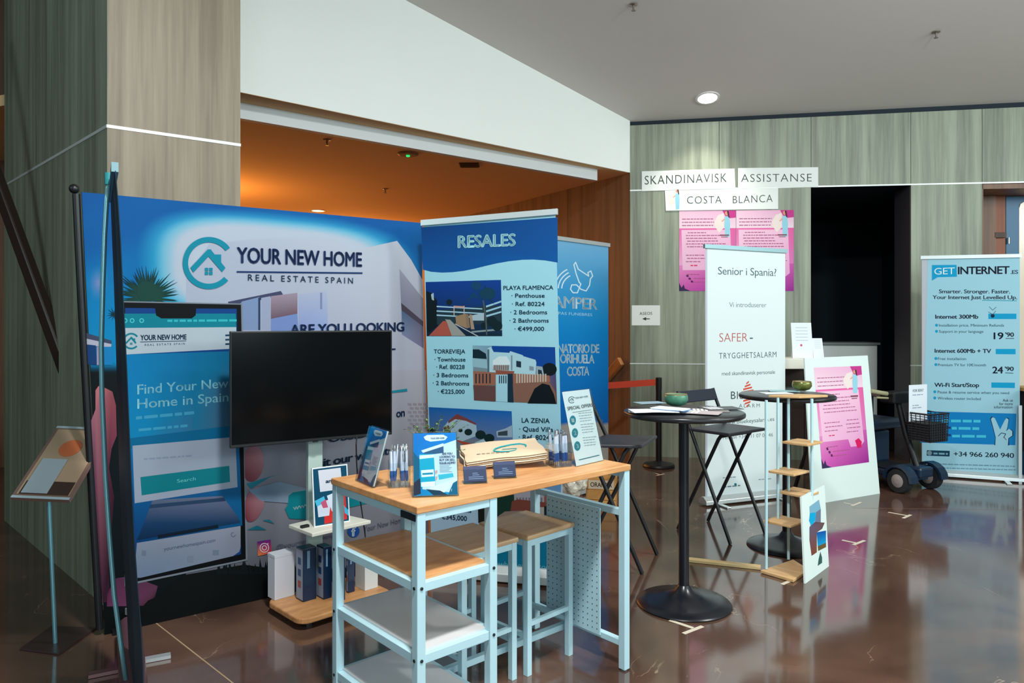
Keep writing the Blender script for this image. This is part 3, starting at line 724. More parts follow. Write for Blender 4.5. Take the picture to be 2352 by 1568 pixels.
MB().bar(s_[0]+Vector((0, 0, .09)), s_[1]+Vector((0, 0, .09)), .03, .03).build('cassette_clip', M_ALU, t)
f0 = G(203, 1556); f1 = G(290, 1533); MB().bar(f0+Vector((0, 0, .009)), f1+Vector((.05, 0, .009)), .035, .014).build('foot', mat('rosy_foot', (150, 110, 112), .3, .5), t)
f0 = G(329, 1524); f1 = G(392, 1509); MB().bar(f0+Vector((-.03, 0, .009)), f1+Vector((0, 0, .009)), .035, .014).build('foot', M_ALU, t)

# ---- RESALES roll-up ------------------------------------------------------------------
GR = .9
xl, yl = (968-1176)/FPX*4.22, 4.22; xr, yr = (1281-1176)/FPX*4.04, 4.04
F = upright(xl, yl, xr, yr); tl = F.uv(968, 517)[1]; tr = F.uv(1281, 491)[1]
t, F, L, mb = rollup('rollup_banner', 'tall pale blue roll-up banner headed RESALES with four property photos', xl, yl, xr, yr, 2, 2, tl, tr, cas=.09)
def redge(a, r):
    sh = .05*(1-r); return .012+sh+(L-.024)*a, .075+(tl+(tr-tl)*a-.075)*r
mb = MB(); mb.prism([F.at(*redge(0, 0)), F.at(*redge(1, 0)), F.at(*redge(1, 1)), F.at(*redge(0, 1))], -F.n*.0007); mb.build('banner_film', M_PALEBACK, t)
p = Print(F, GR)
def rcol(x, y): return mixc((146, 198, 212), (150, 176, 196), (y-900)/300)
p.grid(redge, 8, 24, rcol)
wave = [(971, 619), (990, 624), (1015, 626), (1040, 625), (1065, 622), (1090, 617), (1114, 611), (1140, 605), (1168, 600), (1200, 596.5), (1225, 596), (1252, 598), (1281, 603)]
p.poly([(967.5, 522), (1280.5, 499)]+wave[::-1], [(10, 62, 122), (6, 72, 138)]+[(8, 80, 148)]*13)
b1, b2, b3 = (985, 1238), (1277, 1246), (1274, 1330)
p.poly([(992, 1234), (1290, 1238), (1286, 1330), (995, 1298)], (6, 104, 134))
D = (8, 24, 30)
def rr(c4, col, r=.03): p.rrect(c4, r, col)
# photo 1: flats, palm and brick path under a deep blue sky
c4 = [(977.7, 647.5), (1150.7, 642.5), (1153.7, 772), (980, 772)]
rr(c4, [(8, 54, 130)]*6+[(8, 58, 134)]*6+[(14, 40, 54)]*6+[(14, 30, 40)]*6)
p.poly([(979, 668), (990, 672), (1004, 690), (1006, 748), (984, 764), (980, 756)], D); p.poly([(990, 676), (996, 672), (997, 690), (992, 688)], (150, 172, 186))
p.poly([(1003, 712), (1151, 700), (1152, 745), (1004, 745)], (30, 52, 62))
for y in (702, 712.5, 722): p.poly([(1003, y), (1108, y+6), (1108, y+8.5), (1003, y+3)], (150, 190, 208))
for k in range(3): p.poly([(1116, 702+k*11), (1151.5, 690+k*12), (1151.5, 694+k*12), (1117, 706+k*11)], (140, 184, 204))
p.poly([(1042, 702), (1066, 703), (1066, 707), (1042, 706)], (180, 140, 130))
for x in (1042, 1065): p.rect(x, 702, x+2, 724, (180, 160, 150))
p.poly([(1046, 726), (1070, 720), (1072, 754), (1048, 744)], (140, 116, 92)); p.poly([(1069, 720), (1076, 722), (1080, 752), (1072, 754)], (126, 104, 86)); p.poly([(1078, 722), (1084, 722), (1090, 756), (1082, 756)], (150, 130, 110))
p.poly([(1084, 724), (1112, 718), (1112, 736), (1086, 736)], (150, 174, 184))
p.poly([(1018, 737), (1026, 737), (1038, 771), (985, 771)], (156, 78, 66)); p.poly([(1022, 733), (1034, 734), (1070, 771), (1038, 771), (1026, 738)], (140, 142, 138))
p.line([(1046, 744), (1098, 772)], 2, (170, 176, 176)); p.line([(1084, 762), (1152, 756)], 4, (120, 140, 144))
for x, y, r in ((1032, 694, 7), (1130, 738, 12), (1142, 748, 12), (1112, 748, 8)): p.disc(x, y, r, (10, 34, 40))
p.line([(1110, 690), (1116, 730), (1118, 768)], 3.4, (70, 80, 80))
for dx, dy in ((-40, 0), (-36, -4), (-22, -16), (-14, -30), (2, -34), (14, -22), (26, -12), (30, 2), (-8, -12)):
    p.poly([(1106, 688), (1106+dx*.55, 676+dy), (1106+dx, 690+dy+abs(dx)*.25), (1106+dx*.5, 682+dy)], (12, 60, 92) if dx < 5 else (10, 54, 66))
p.disc(1120, 674, 18, (12, 58, 80), 14); p.disc(1094, 656, 12, (14, 62, 96), 10)
# photo 2: white town house with balustrade wall
c4 = [(1085.6, 793), (1275, 797), (1279.6, 927.7), (1088.7, 919)]
rr(c4, [(120, 160, 176)]*6+[(8, 62, 138)]*6+[(96, 66, 60)]*6+[(92, 62, 62)]*6)
p.poly([(1130, 794), (1274, 797), (1276, 850), (1130, 820)], (8, 64, 140)); p.poly([(1086, 802), (1100, 802), (1116, 812), (1118, 824), (1086, 822)], (12, 36, 46))
p.poly([(1086, 822), (1118, 826), (1120, 846), (1086, 842)], (134, 172, 186))
p.poly([(1120, 800), (1128, 796), (1134, 808), (1170, 810), (1172, 806), (1200, 815), (1203, 818), (1230, 826), (1232, 832), (1230, 864), (1120, 856)], (158, 196, 208))
p.poly([(1132, 828), (1146, 818), (1164, 818), (1172, 832), (1168, 850), (1132, 850)], (196, 214, 218)); p.poly([(1133, 838), (1170, 838), (1169, 851), (1132, 850)], (150, 140, 138))
for x in range(1136, 1168, 5): p.rect(x, 838, x+2, 850, (90, 92, 96))
p.rect(1120, 802, 1124, 860, (70, 96, 112)); p.rect(1174, 816, 1177, 850, (110, 128, 138)); p.poly([(1186, 828), (1197, 830), (1197, 844), (1186, 842)], (26, 48, 66)); p.poly([(1216, 840), (1226, 842), (1226, 851), (1216, 850)], (120, 136, 148))
p.disc(1262, 848, 17, (8, 24, 28), 15); p.poly([(1232, 840), (1246, 842), (1250, 862), (1232, 862)], (140, 158, 170)); p.poly([(1236, 848), (1244, 850), (1246, 860), (1236, 860)], (30, 48, 60))
p.poly([(1087, 852), (1262, 862), (1264, 876), (1088, 886)], (142, 92, 74))
for x in list(range(1092, 1128, 8))+list(range(1186, 1256, 6)): p.poly([(x, 858), (x+3, 858), (x+3, 880), (x, 880)], (34, 44, 52) if x < 1130 else (176, 170, 160))
p.poly([(1087, 884), (1138, 886), (1138, 922), (1090, 919)], (92, 64, 62)); p.poly([(1138, 850), (1182, 852), (1180, 858), (1140, 858)], (130, 76, 62))
p.poly([(1139, 860), (1166, 860), (1166, 923), (1139, 921)], (150, 196, 210))
for x in range(1146, 1164, 5): p.rect(x, 862, x+2.4, 880, (30, 52, 66))
p.poly([(1166, 858), (1178, 858), (1180, 924), (1166, 923)], (18, 44, 62)); p.poly([(1178, 880), (1262, 876), (1276, 900), (1278, 926), (1180, 923)], (122, 88, 74))
p.poly([(1212, 926), (1228, 892), (1246, 880), (1262, 884), (1272, 904), (1278, 927)], (8, 20, 26))
# photo 3: hillside villa
c4 = [(985, 934.5), (1175.5, 944), (1180, 1062), (990, 1050)]
rr(c4, [(6, 84, 152)]*6+[(4, 88, 164)]*6+[(110, 120, 130)]*6+[(96, 104, 116)]*6)
p.poly([(986, 1000), (1176, 1015), (1179, 1060), (990, 1049)], (100, 110, 122)); p.poly([(1018, 982), (1032, 964), (1046, 954), (1070, 960), (1094, 972), (1096, 1000), (1060, 1014), (1018, 1004)], (146, 170, 186))
p.poly([(1030, 966), (1050, 950), (1072, 960), (1094, 972), (1094, 976), (1070, 966), (1046, 962), (1030, 972)], (110, 56, 56)); p.poly([(1018, 982), (1030, 976), (1036, 984), (1022, 990)], (100, 50, 52))
p.poly([(1044, 1008), (1090, 1020), (1150, 1038), (1120, 1046), (1070, 1024)], (150, 66, 46)); p.poly([(1090, 1016), (1150, 1034), (1160, 1030), (1110, 1008)], (150, 176, 190))
for x, y, r in ((1076, 992, 9), (1104, 998, 12), (1124, 1006, 12), (1028, 992, 8), (992, 990, 9), (1058, 988, 5)): p.disc(x, y, r, (12, 36, 38), r*.85)
p.poly([(1140, 990), (1160, 984), (1176, 976), (1177, 1004), (1142, 1004)], (140, 160, 178)); p.poly([(1144, 992), (1166, 988), (1166, 1000), (1144, 1000)], (50, 62, 72))
# photo 4, lower right: hedge, beach house and pink roofs
c4 = [(1096, 1080), (1290, 1082), (1286, 1206), (1099, 1200)]
rr(c4, [(20, 120, 170)]*6+[(20, 120, 180)]*6+[(150, 140, 130)]*6+[(20, 18, 16)]*6)
p.poly([(1098, 1090), (1180, 1082), (1180, 1190), (1099, 1198)], (20, 26, 22)); p.disc(1160, 1150, 26, (16, 46, 36), 40); p.disc(1158, 1130, 5, (20, 110, 110))
p.poly([(1182, 1130), (1282, 1128), (1284, 1196), (1178, 1196)], (118, 72, 62)); p.poly([(1180, 1120), (1250, 1116), (1250, 1156), (1182, 1160)], (140, 136, 146))
for x in range(1186, 1246, 7): p.rect(x, 1142, x+4, 1152, (104, 96, 104))
p.poly([(1176, 1150), (1190, 1146), (1280, 1156), (1282, 1172), (1172, 1178)], (104, 54, 46)); p.rect(1232, 1164, 1250, 1184, (146, 142, 132)); p.rect(1250, 1162, 1262, 1184, (14, 26, 34)); p.poly([(1128, 1196), (1160, 1174), (1200, 1172), (1210, 1198)], (120, 104, 96))
p.build('printed_picture', t)
tx = (8, 58, 84)
T(F, 'RESALES', (1051.5, 569), (1185, 564), 27, (160, 214, 224), t, .028, .97, g=GR)
for s_, a, b in (('PLAYA FLAMENCA', (1156.5, 665.5), (1271, 664.5)), ('· Penthouse', (1175, 683.2), (1251.3, 683.2)), ('· Ref. 80224', (1176, 702.3), (1251, 702.3)),
                 ('· 2 Bedrooms', (1172.5, 721.3), (1257, 721.3)), ('· 2 Bathrooms', (1170.6, 740.3), (1260.5, 740.3)), ('· €499,000', (1182, 759.4), (1250, 759.4)),
                 ('TORREVIEJA', (996.8, 811.3), (1069, 811.3)), ('· Townhouse', (998.4, 829.5), (1069.5, 829.7)), ('· Ref. 80228', (1002.6, 846.6), (1067.6, 847)),
                 ('· 3 Bedrooms', (995.7, 865.4), (1076, 866)), ('· 2 Bathrooms', (994.5, 883.6), (1078.3, 885)), ('· €225,000', (1006, 903), (1067.6, 903.8)),
                 ('LA ZENIA', (1198.5, 969.8), (1262.8, 971.2)), ('· Quad Villa', (1192.8, 989.6), (1271, 991.4)), ('· Ref. 80246', (1192, 1008.2), (1271, 1010)),
                 ('· 2 Bathrooms', (1001, 1172), (1083, 1176.5)), ('· €345,000', (1007, 1190), (1073, 1195.5))):
    big = a[1] > 960
    T(F, s_, a, b, 10.6 if big else 9.2, tx, t, .012, 1.0, g=GR)
T(F, 'yournewhomespain.com', (1098, 1296), (1266, 1308), 12, (90, 160, 176), t, .0, 1.0, g=GR)

# ---- blue AMPER roll-up behind it -----------------------------------------------------
GA = .9
xr, yr = .862, 6.50; xl, yl = .301, 5.863
F = upright(xl, yl, xr, yr); tr = F.uv(1397, 566)[1]; tl = tr
t, F, L, mb = rollup('rollup_banner', 'blue roll-up banner with a white dove, half hidden behind the RESALES banner', xl, yl, xr, yr, 2, 2, tl, tr)
mb.build('banner_film', M_PALEBACK, t)
p = Print(F, GA)
def acol(x, y): return mixc(mixc((112, 170, 208), (6, 124, 190), (y-560)/200), (8, 84, 160), (y-760)/260) if y < 970+(1400-x)*.05 else (150, 144, 136)
p.grid(lambda a, r: (.012+(L-.024)*a, .07+(tr-.07)*r), 20, 70, acol)
wh = (200, 222, 232)
for r in (34, 42, 50): p.ring(1324, 664, r-1.4, r+1.4, wh, math.radians(183), math.radians(245), 12)
p.line([(1322, 602), (1328, 618), (1352, 634), (1350, 626), (1357, 622), (1361, 634), (1356, 640), (1354, 655), (1346, 668), (1334, 664), (1324, 654)], 2.6, wh)
p.line([(1322, 602), (1318, 608), (1323, 628), (1330, 648), (1334, 652), (1326, 672), (1316, 672), (1310, 664), (1313, 654), (1324, 654)], 2.6, wh)
p.build('printed_picture', t)
T(F, 'SAMPER', (1254, 705), (1372, 711), 26, wh, t, .008, .9, g=GA)
T(F, 'POMPAS FUNEBRES', (1254, 721), (1360, 726), 6.5, (150, 196, 220), t, 0, 1, g=GA)
T(F, 'TANATORIO DE', (1258, 811), (1376, 810), 20, wh, t, .016, .86, g=GA)
T(F, 'ORIHUELA', (1286, 833.5), (1365, 834), 20, wh, t, .016, .86, g=GA)
T(F, 'COSTA', (1302, 863), (1353, 861.5), 20, wh, t, .016, .86, g=GA)

# ---- white SAFER banner ----------------------------------------------------------------
GW = .9
xl, yl = (1617-1176)/FPX*5.79, 5.79; xr, yr = (1806-1176)/FPX*6.09, 6.09
F = upright(xl, yl, xr, yr); tl = F.uv(1628, 569)[1]; tr = F.uv(1806, 580)[1]
t, F, L, mb = rollup('rollup_banner', 'slim white roll-up banner headed Senior i Spania with an orange striped diamond', xl, yl, xr, yr, 2, 2, tl, tr, rail_col=mat('grey_blue_rail', (120, 150, 156), .35, .4))
mb.build('banner_film', M_PALEBACK, t)
p = Print(F, GW)
p.grid(lambda a, r: (.03+(L-.042)*a, .065+(tl+(tr-tl)*a-.065)*r), 2, 6, lambda x, y: (222, 234, 234))
red = (214, 84, 60)
for k in range(9):
    y = 878+k*6.6; h = 17*(1-abs(k-4)/4.9)
    p.poly([(1717-h, y+1), (1717+h, y-4), (1717+h, y), (1717-h, y+5)], red)
p.words(1660, 1098, 1690, 1096, 2, (120, 140, 146), 8); p.words(1742, 1102, 1772, 1100, 2, (140, 156, 160), 9); p.words(1658, 1120, 1700, 1116, 3, (110, 130, 136), 10); p.disc(1689, 1112, 3, (30, 120, 130))
p.build('printed_picture', t)
T(F, 'Senior i Spania?', (1649, 630), (1783, 634), 17, (74, 100, 110), t, -.002, .95, g=GW)
T(F, 'Vi introduserer', (1674.6, 705), (1760, 705.5), 11, (112, 136, 142), t, -.004, .95, g=GW)
T(F, 'SAFER', (1652, 785), (1717, 784), 20, (186, 84, 80), t, -.012, 1, g=GW); T(F, '-', (1722, 783), (1729, 783), 20, (60, 84, 92), t, 0, 1, g=GW)
T(F, 'TRYGGHETSALARM', (1651.5, 823.6), (1783, 820), 13, (66, 90, 98), t, -.004, 1.15, g=GW)
T(F, 'med skandinavisk personale', (1658, 862), (1780, 858), 8.5, (70, 92, 98), t, -.002, .95, g=GW)
T(F, 'Bluekey', (1678.7, 916), (1755, 915), 17, (48, 62, 70), t, -.002, 1.1, g=GW)
T(F, 'ALARM', (1697, 936), (1745, 935), 8.5, (90, 108, 116), t, -.004, 1.4, g=GW)
T(F, 'www.bluekeysalarm.es', (1660.5, 975), (1778, 966), 9, (70, 90, 96), t, 0, 1, g=GW)
T(F, 'Telefon +34 711 07 00 46', (1657.7, 1009), (1775, 1002), 8.5, (110, 124, 130), t, 0, 1, g=GW)

# ---- GET INTERNET banner ----------------------------------------------------------------
GI = .9
xl, yl = (2114-1176)/FPX*6.94, 6.94; xr, yr = (2346-1176)/FPX*6.62, 6.62
F = upright(xl, yl, xr, yr); tl = F.uv(2127, 594)[1]; tr = F.uv(2351, 590)[1]
t, F, L, mb = rollup('rollup_banner', 'pale blue roll-up banner with internet prices at the right edge of the picture', xl, yl, xr, yr, 2, 2, tl, tr)
mb.build('banner_film', M_PALEBACK, t)
MB().fbox(F, (L-.03, L-.005), (0, .7), (.02, .05)).build('side_post', M_ALU, t)
p = Print(F, GI)
def ge(a, r): return .012+.05*r*(1-a)+(L-.024)*a, .07+(tl+(tr-tl)*a-.07)*r
p.grid(ge, 2, 8, lambda x, y: (158, 206, 222))
cy = (14, 156, 204); dk = (36, 48, 74)
p.poly([(2140.3, 608.5), (2197, 608), (2198, 635.5), (2153.5, 636.5), (2140.3, 644.5)], cy)
p.line([(2256, 689.5), (2335, 690.5)], 1.6, (40, 150, 170))
for c4 in ([(2270, 720), (2334.6, 720), (2334.6, 732.5), (2270, 732.5)], [(2287, 801), (2332.6, 801), (2332.6, 813.5), (2287, 813)], [(2277, 878), (2331, 878.5), (2331, 891), (2277, 890)]): p.rrect(c4, .022, cy)
p.disc(2280, 725, 4.5, (14, 40, 60)); p.line([(2272, 704), (2280, 712), (2288, 705)], 1.2, (60, 90, 110)); p.line([(2270, 716), (2280, 722), (2287, 714)], 1.2, (60, 90, 110))
for x, y in ((2151, 746.6), (2151, 760.6), (2149.5, 823), (2149.5, 837), (2147, 899.4), (2147, 913.6)): p.disc(x, y, 3.4, cy, n=12)
p.line([(2310, 777), (2329, 777)], 1.4, dk); p.line([(2309, 856), (2327, 857)], 1.4, dk)
p.poly([(2117, 944), (2334.6, 949.6), (2332, 1022), (2114, 1016)], (12, 128, 196))
for x0_, x1_, y in ((2163, 2252, 969), (2186, 2249, 986), (2187, 2274, 1004)): p.words(x0_, y, x1_, y+1, 6, (70, 196, 224), int(y))
for y in (984, 1001): p.words(2164, y, 2184, y+.5, 5, (30, 60, 110), int(y))
hand = [(2286, 1022), (2287, 1004), (2282, 984), (2276, 962), (2280, 957.5), (2285, 960), (2297, 986), (2308, 964), (2312, 959.5), (2316.5, 963), (2314, 980), (2311, 990), (2318, 984), (2325, 990), (2325, 1000), (2316, 1006), (2315, 1022.5)]
ho = [(2300+(x-2300)*1.09, 992+(y-992)*1.05) for x, y in hand]; ho[0] = (2284, 1022); ho[-1] = (2318, 1022.5)
p.poly(ho, (20, 48, 84)); p.poly(hand, (158, 206, 222)); p.line([(2293, 1001), (2300, 994), (2310, 996), (2305, 1005)], 1.6, (20, 48, 84)); p.line([(2306, 1003), (2311, 1010)], 1.6, (120, 80, 120))
p.rrect([(2129, 1033.5), (2181.5, 1035), (2181, 1048), (2128.5, 1046)], .022, (16, 62, 84)); p.disc(2135, 1040, 5.5, (120, 150, 160)); p.words(2144, 1043, 2177, 1044, 4, (120, 170, 186), 3)
p.words(2140, 1066, 2333, 1072, 2.6, (110, 150, 168), 5); p.words(2140, 1075, 2333, 1080, 2.4, (110, 150, 168), 6)
p.build('printed_picture', t)
wt = (214, 236, 240)
T(F, 'GET', (2145.8, 630.5), (2193, 629), 15, wt, t, .0, .95, g=GI); T(F, 'INTERNET', (2200, 629.5), (2319, 628.5), 17, (30, 40, 64), t, .02, .92, g=GI); T(F, '.ES', (2321, 629), (2338.5, 628.5), 8.5, (30, 60, 90), t, .01, .9, g=GI)
for s_, a, b, c_, bo in (('Smarter. Stronger. Faster.', (2156.5, 673), (2320, 673.5), 8.5, .012), ('Your Internet Just Levelled Up.', (2142, 686.3), (2336.4, 687), 8.5, .012),
                     ('Internet 300Mb', (2148, 731.5), (2247, 731.5), 9, .02), ('Internet 600Mb + TV', (2146.7, 809.5), (2276.5, 810.5), 9, .02), ('Wi-Fi Start/Stop', (2146, 888), (2249, 888.5), 9, .02),
                     ('19', (2282, 778.5), (2305, 778.5), 15, .02), ("'90", (2309, 773), (2329, 773), 9.5, .02), ('24', (2279, 857), (2304, 857), 15, .02), ("'90", (2308, 851.5), (2328.5, 851.5), 9.5, .02),
                     ('+34 966 260 940', (2190.5, 1047), (2329, 1051), 10.5, .008)):
    T(F, s_, a, b, c_, (30, 44, 70), t, bo, .95, g=GI)
for s_, a, b in (('Installation price. Minimum Refunds', (2156.5, 749.6), (2306, 749.8)), ('Support in your language', (2156.5, 763.8), (2259, 764)), ('Free installation', (2154, 826.3), (2219, 826.6)),
                 ('Premium TV for 10€/month', (2154, 840.5), (2265, 841)), ('Pause & resume service when you need', (2153.5, 902.8), (2318, 905)), ('Wireless router included', (2153.5, 917), (2253, 918.6)),
                 ('Ask us', (2303, 922), (2326.5, 922)), ('for more', (2295, 930), (2326, 930)), ('information', (2283, 937.5), (2325.5, 937.5))):
    T(F, s_, a, b, 6, (84, 128, 150) if a[0] < 2200 else (40, 56, 84), t, .004, .98, g=GI)

# ================================================================== desk and what stands on it
M_WHITE = mat('white_powder_coat', (180, 214, 224), .4, noise=(30, .02, .01))
M_DESK = wood('golden_oak_top', (194, 132, 78), (220, 164, 110), (3, 22, 22), .42, g=1.0, bump=.02)
M_SEATW = wood('pale_oak_seat', (186, 148, 108), (210, 174, 132), (3, 20, 20), .45)
M_SHELFW = mat('pale_grey_board', (206, 204, 204), .35)
M_ACR = acrylic()
ang = math.radians(41.3); DU = Vector((math.cos(ang), math.sin(ang), 0)); DV = Vector((-math.sin(ang), math.cos(ang), 0)); DZ = Vector((0, 0, 1))
O = Vector((-.306, 2.356, 0)); ZD = .86
def D_(u, v, z): return O+DU*u+DV*v+DZ*z
def dbox(mb, u, v, z): return mb.obox(O, DU, DV, DZ, u, v, z)
t = thing('display_desk', 'white metal desk with an oak top, three side shelves and a pegboard end', 'desk', D_(.5, .29, 0), ang)
UL, VD = 1.07, .585
dbox(MB(), (0, UL), (0, VD), (ZD-.024, ZD)).build('desk_top', M_DESK, t, bevel=.003)
lg = .034
def leg(u, v, z1=ZD-.024, w=.033, name='leg', par=None, m=None):
    mb = dbox(MB(), (u-w/2, u+w/2), (v-w/2, v+w/2), (.006, z1)); o = mb.build(name, m or M_WHITE, par or t, bevel=.002)
    MB().lathe(D_(u, v, 0), [(.013, 0), (.013, .006)], 12).build('foot_pad', mat('grey_rubber', (110, 116, 118), .7), o)
    return o
US = .325
for u, v in ((.02, .02), (.02, VD-.02), (US, .02), (US, VD-.02), (UL-.02, .02), (UL-.02, VD-.02)): leg(u, v)
def rail(u, v, z, name='rail'): dbox(MB(), u, v, z).build(name, M_WHITE, t, bevel=.0015)
ra = (ZD-.052, ZD-.025)
for v in (.02, VD-.02): rail((.037, US-.017), (v-.014, v+.014), ra)
for u in (.02, UL-.02): rail((u-.014, u+.014), (.037, VD-.037), ra)
rail((US+.017, UL-.037), (VD-.034, VD-.006), ra)
for k, z in enumerate((.607, .372, .130)):
    for v in (.02, VD-.02): rail((.037, US-.017), (v-.012, v+.012), (z-.03, z))
    for u in (.02, US): rail((u-.012, u+.012), (.037, VD-.037), (z-.03, z))
    dbox(MB(), (.032, US-.012), (.032, VD-.032), (z-.006, z+.006)).build('shelf', M_DESK if k == 0 else M_SHELFW, t)['label'] = 'oak shelf board' if k == 0 else 'pale grey shelf board'
for z in (.607, .372, .130):
    for u, v, d in ((.02, .0035, 'v'), (US, .0035, 'v'), (.0035, .02, 'u'), (.0035, VD-.02, 'u')):
        MB().lathe(D_(u, v, z-.015), [(.0055, 0), (.0055, .003), (.002, .004)], 12, ax=(-DV if d == 'v' else -DU)).build('bolt', mat('dark_bolt', (60, 66, 70), .3, .8), t)
dbox(MB(), (-.0005+.002, .006), (.012, .10), (ZD-.05, ZD-.028)).build('steel_clip', mat('dark_clip', (40, 46, 50), .4, .5), t)
# pegboard end
rail((UL-.034, UL-.006), (.037, VD-.037), (.645, .672)); rail((UL-.034, UL-.006), (.037, VD-.037), (.10, .125)); rail((US+.017, UL-.034), (.30, .328), (.10, .125), 'stretcher')
pb = dbox(MB(), (UL-.050, UL-.044), (.129, .456), (.118, .66)).build('pegboard', M_WHITE, t)
mb = MB()
for j in range(21):
    for i in range(12):
        q = D_(UL-.0503, .145+i*.027, .14+j*.025); mb.lathe(q, [(.0028, 0), (.0028, .0007)], 6, ax=-DU)
tag(mb.build('pegboard_holes', mat('peg_hole_shadow_grey', (60, 72, 78), .8), pb), kind='stuff')
def stool(near, right, left, z, label):
    near, right, left = Vector(near+(0,)), Vector(right+(0,)), Vector(left+(0,))
    a = (right-near); b = (left-near); a.normalize(); b = Vector((-a.y, a.x, 0)); W = .30
    s = thing('wooden_stool', label, 'stool', near+(a+b)*W/2, math.atan2(a.y, a.x), 'white framed stools at the desk')
    def bx(mb, x, y, zz): return mb.obox(near, a, b, DZ, x, y, zz)
    bx(MB(), (0, W), (0, W), (z-.022, z)).build('seat', M_SEATW, s, bevel=.008)
    w = .026
    for x in (.02, W-.02):
        for y in (.02, W-.02): bx(MB(), (x-w/2, x+w/2), (y-w/2, y+w/2), (0, z-.022)).build('leg', M_WHITE, s, bevel=.0015)
    for y in (.02, W-.02):
        bx(MB(), (.033, W-.033), (y-.011, y+.011), (z-.048, z-.023)).build('rail', M_WHITE, s)
        bx(MB(), (.033, W-.033), (y-.009, y+.009), (.20, .218)).build('stretcher', M_WHITE, s)
    for x in (.02, W-.02):
        bx(MB(), (x-.011, x+.011), (.033, W-.033), (z-.048, z-.023)).build('rail', M_WHITE, s)
        bx(MB(), (x-.009, x+.009), (.033, W-.033), (.15, .168)).build('stretcher', M_WHITE, s)
stool((.064, 2.990), (.280, 3.205), (-.144, 3.24), .58, 'square stool beside the pegboard, white legs and pale oak seat')
stool((-.192, 2.782), (-.007, 2.95), (-.375, 3.0), .58, 'square stool right behind the desk shelves, oak seat partly shaded')

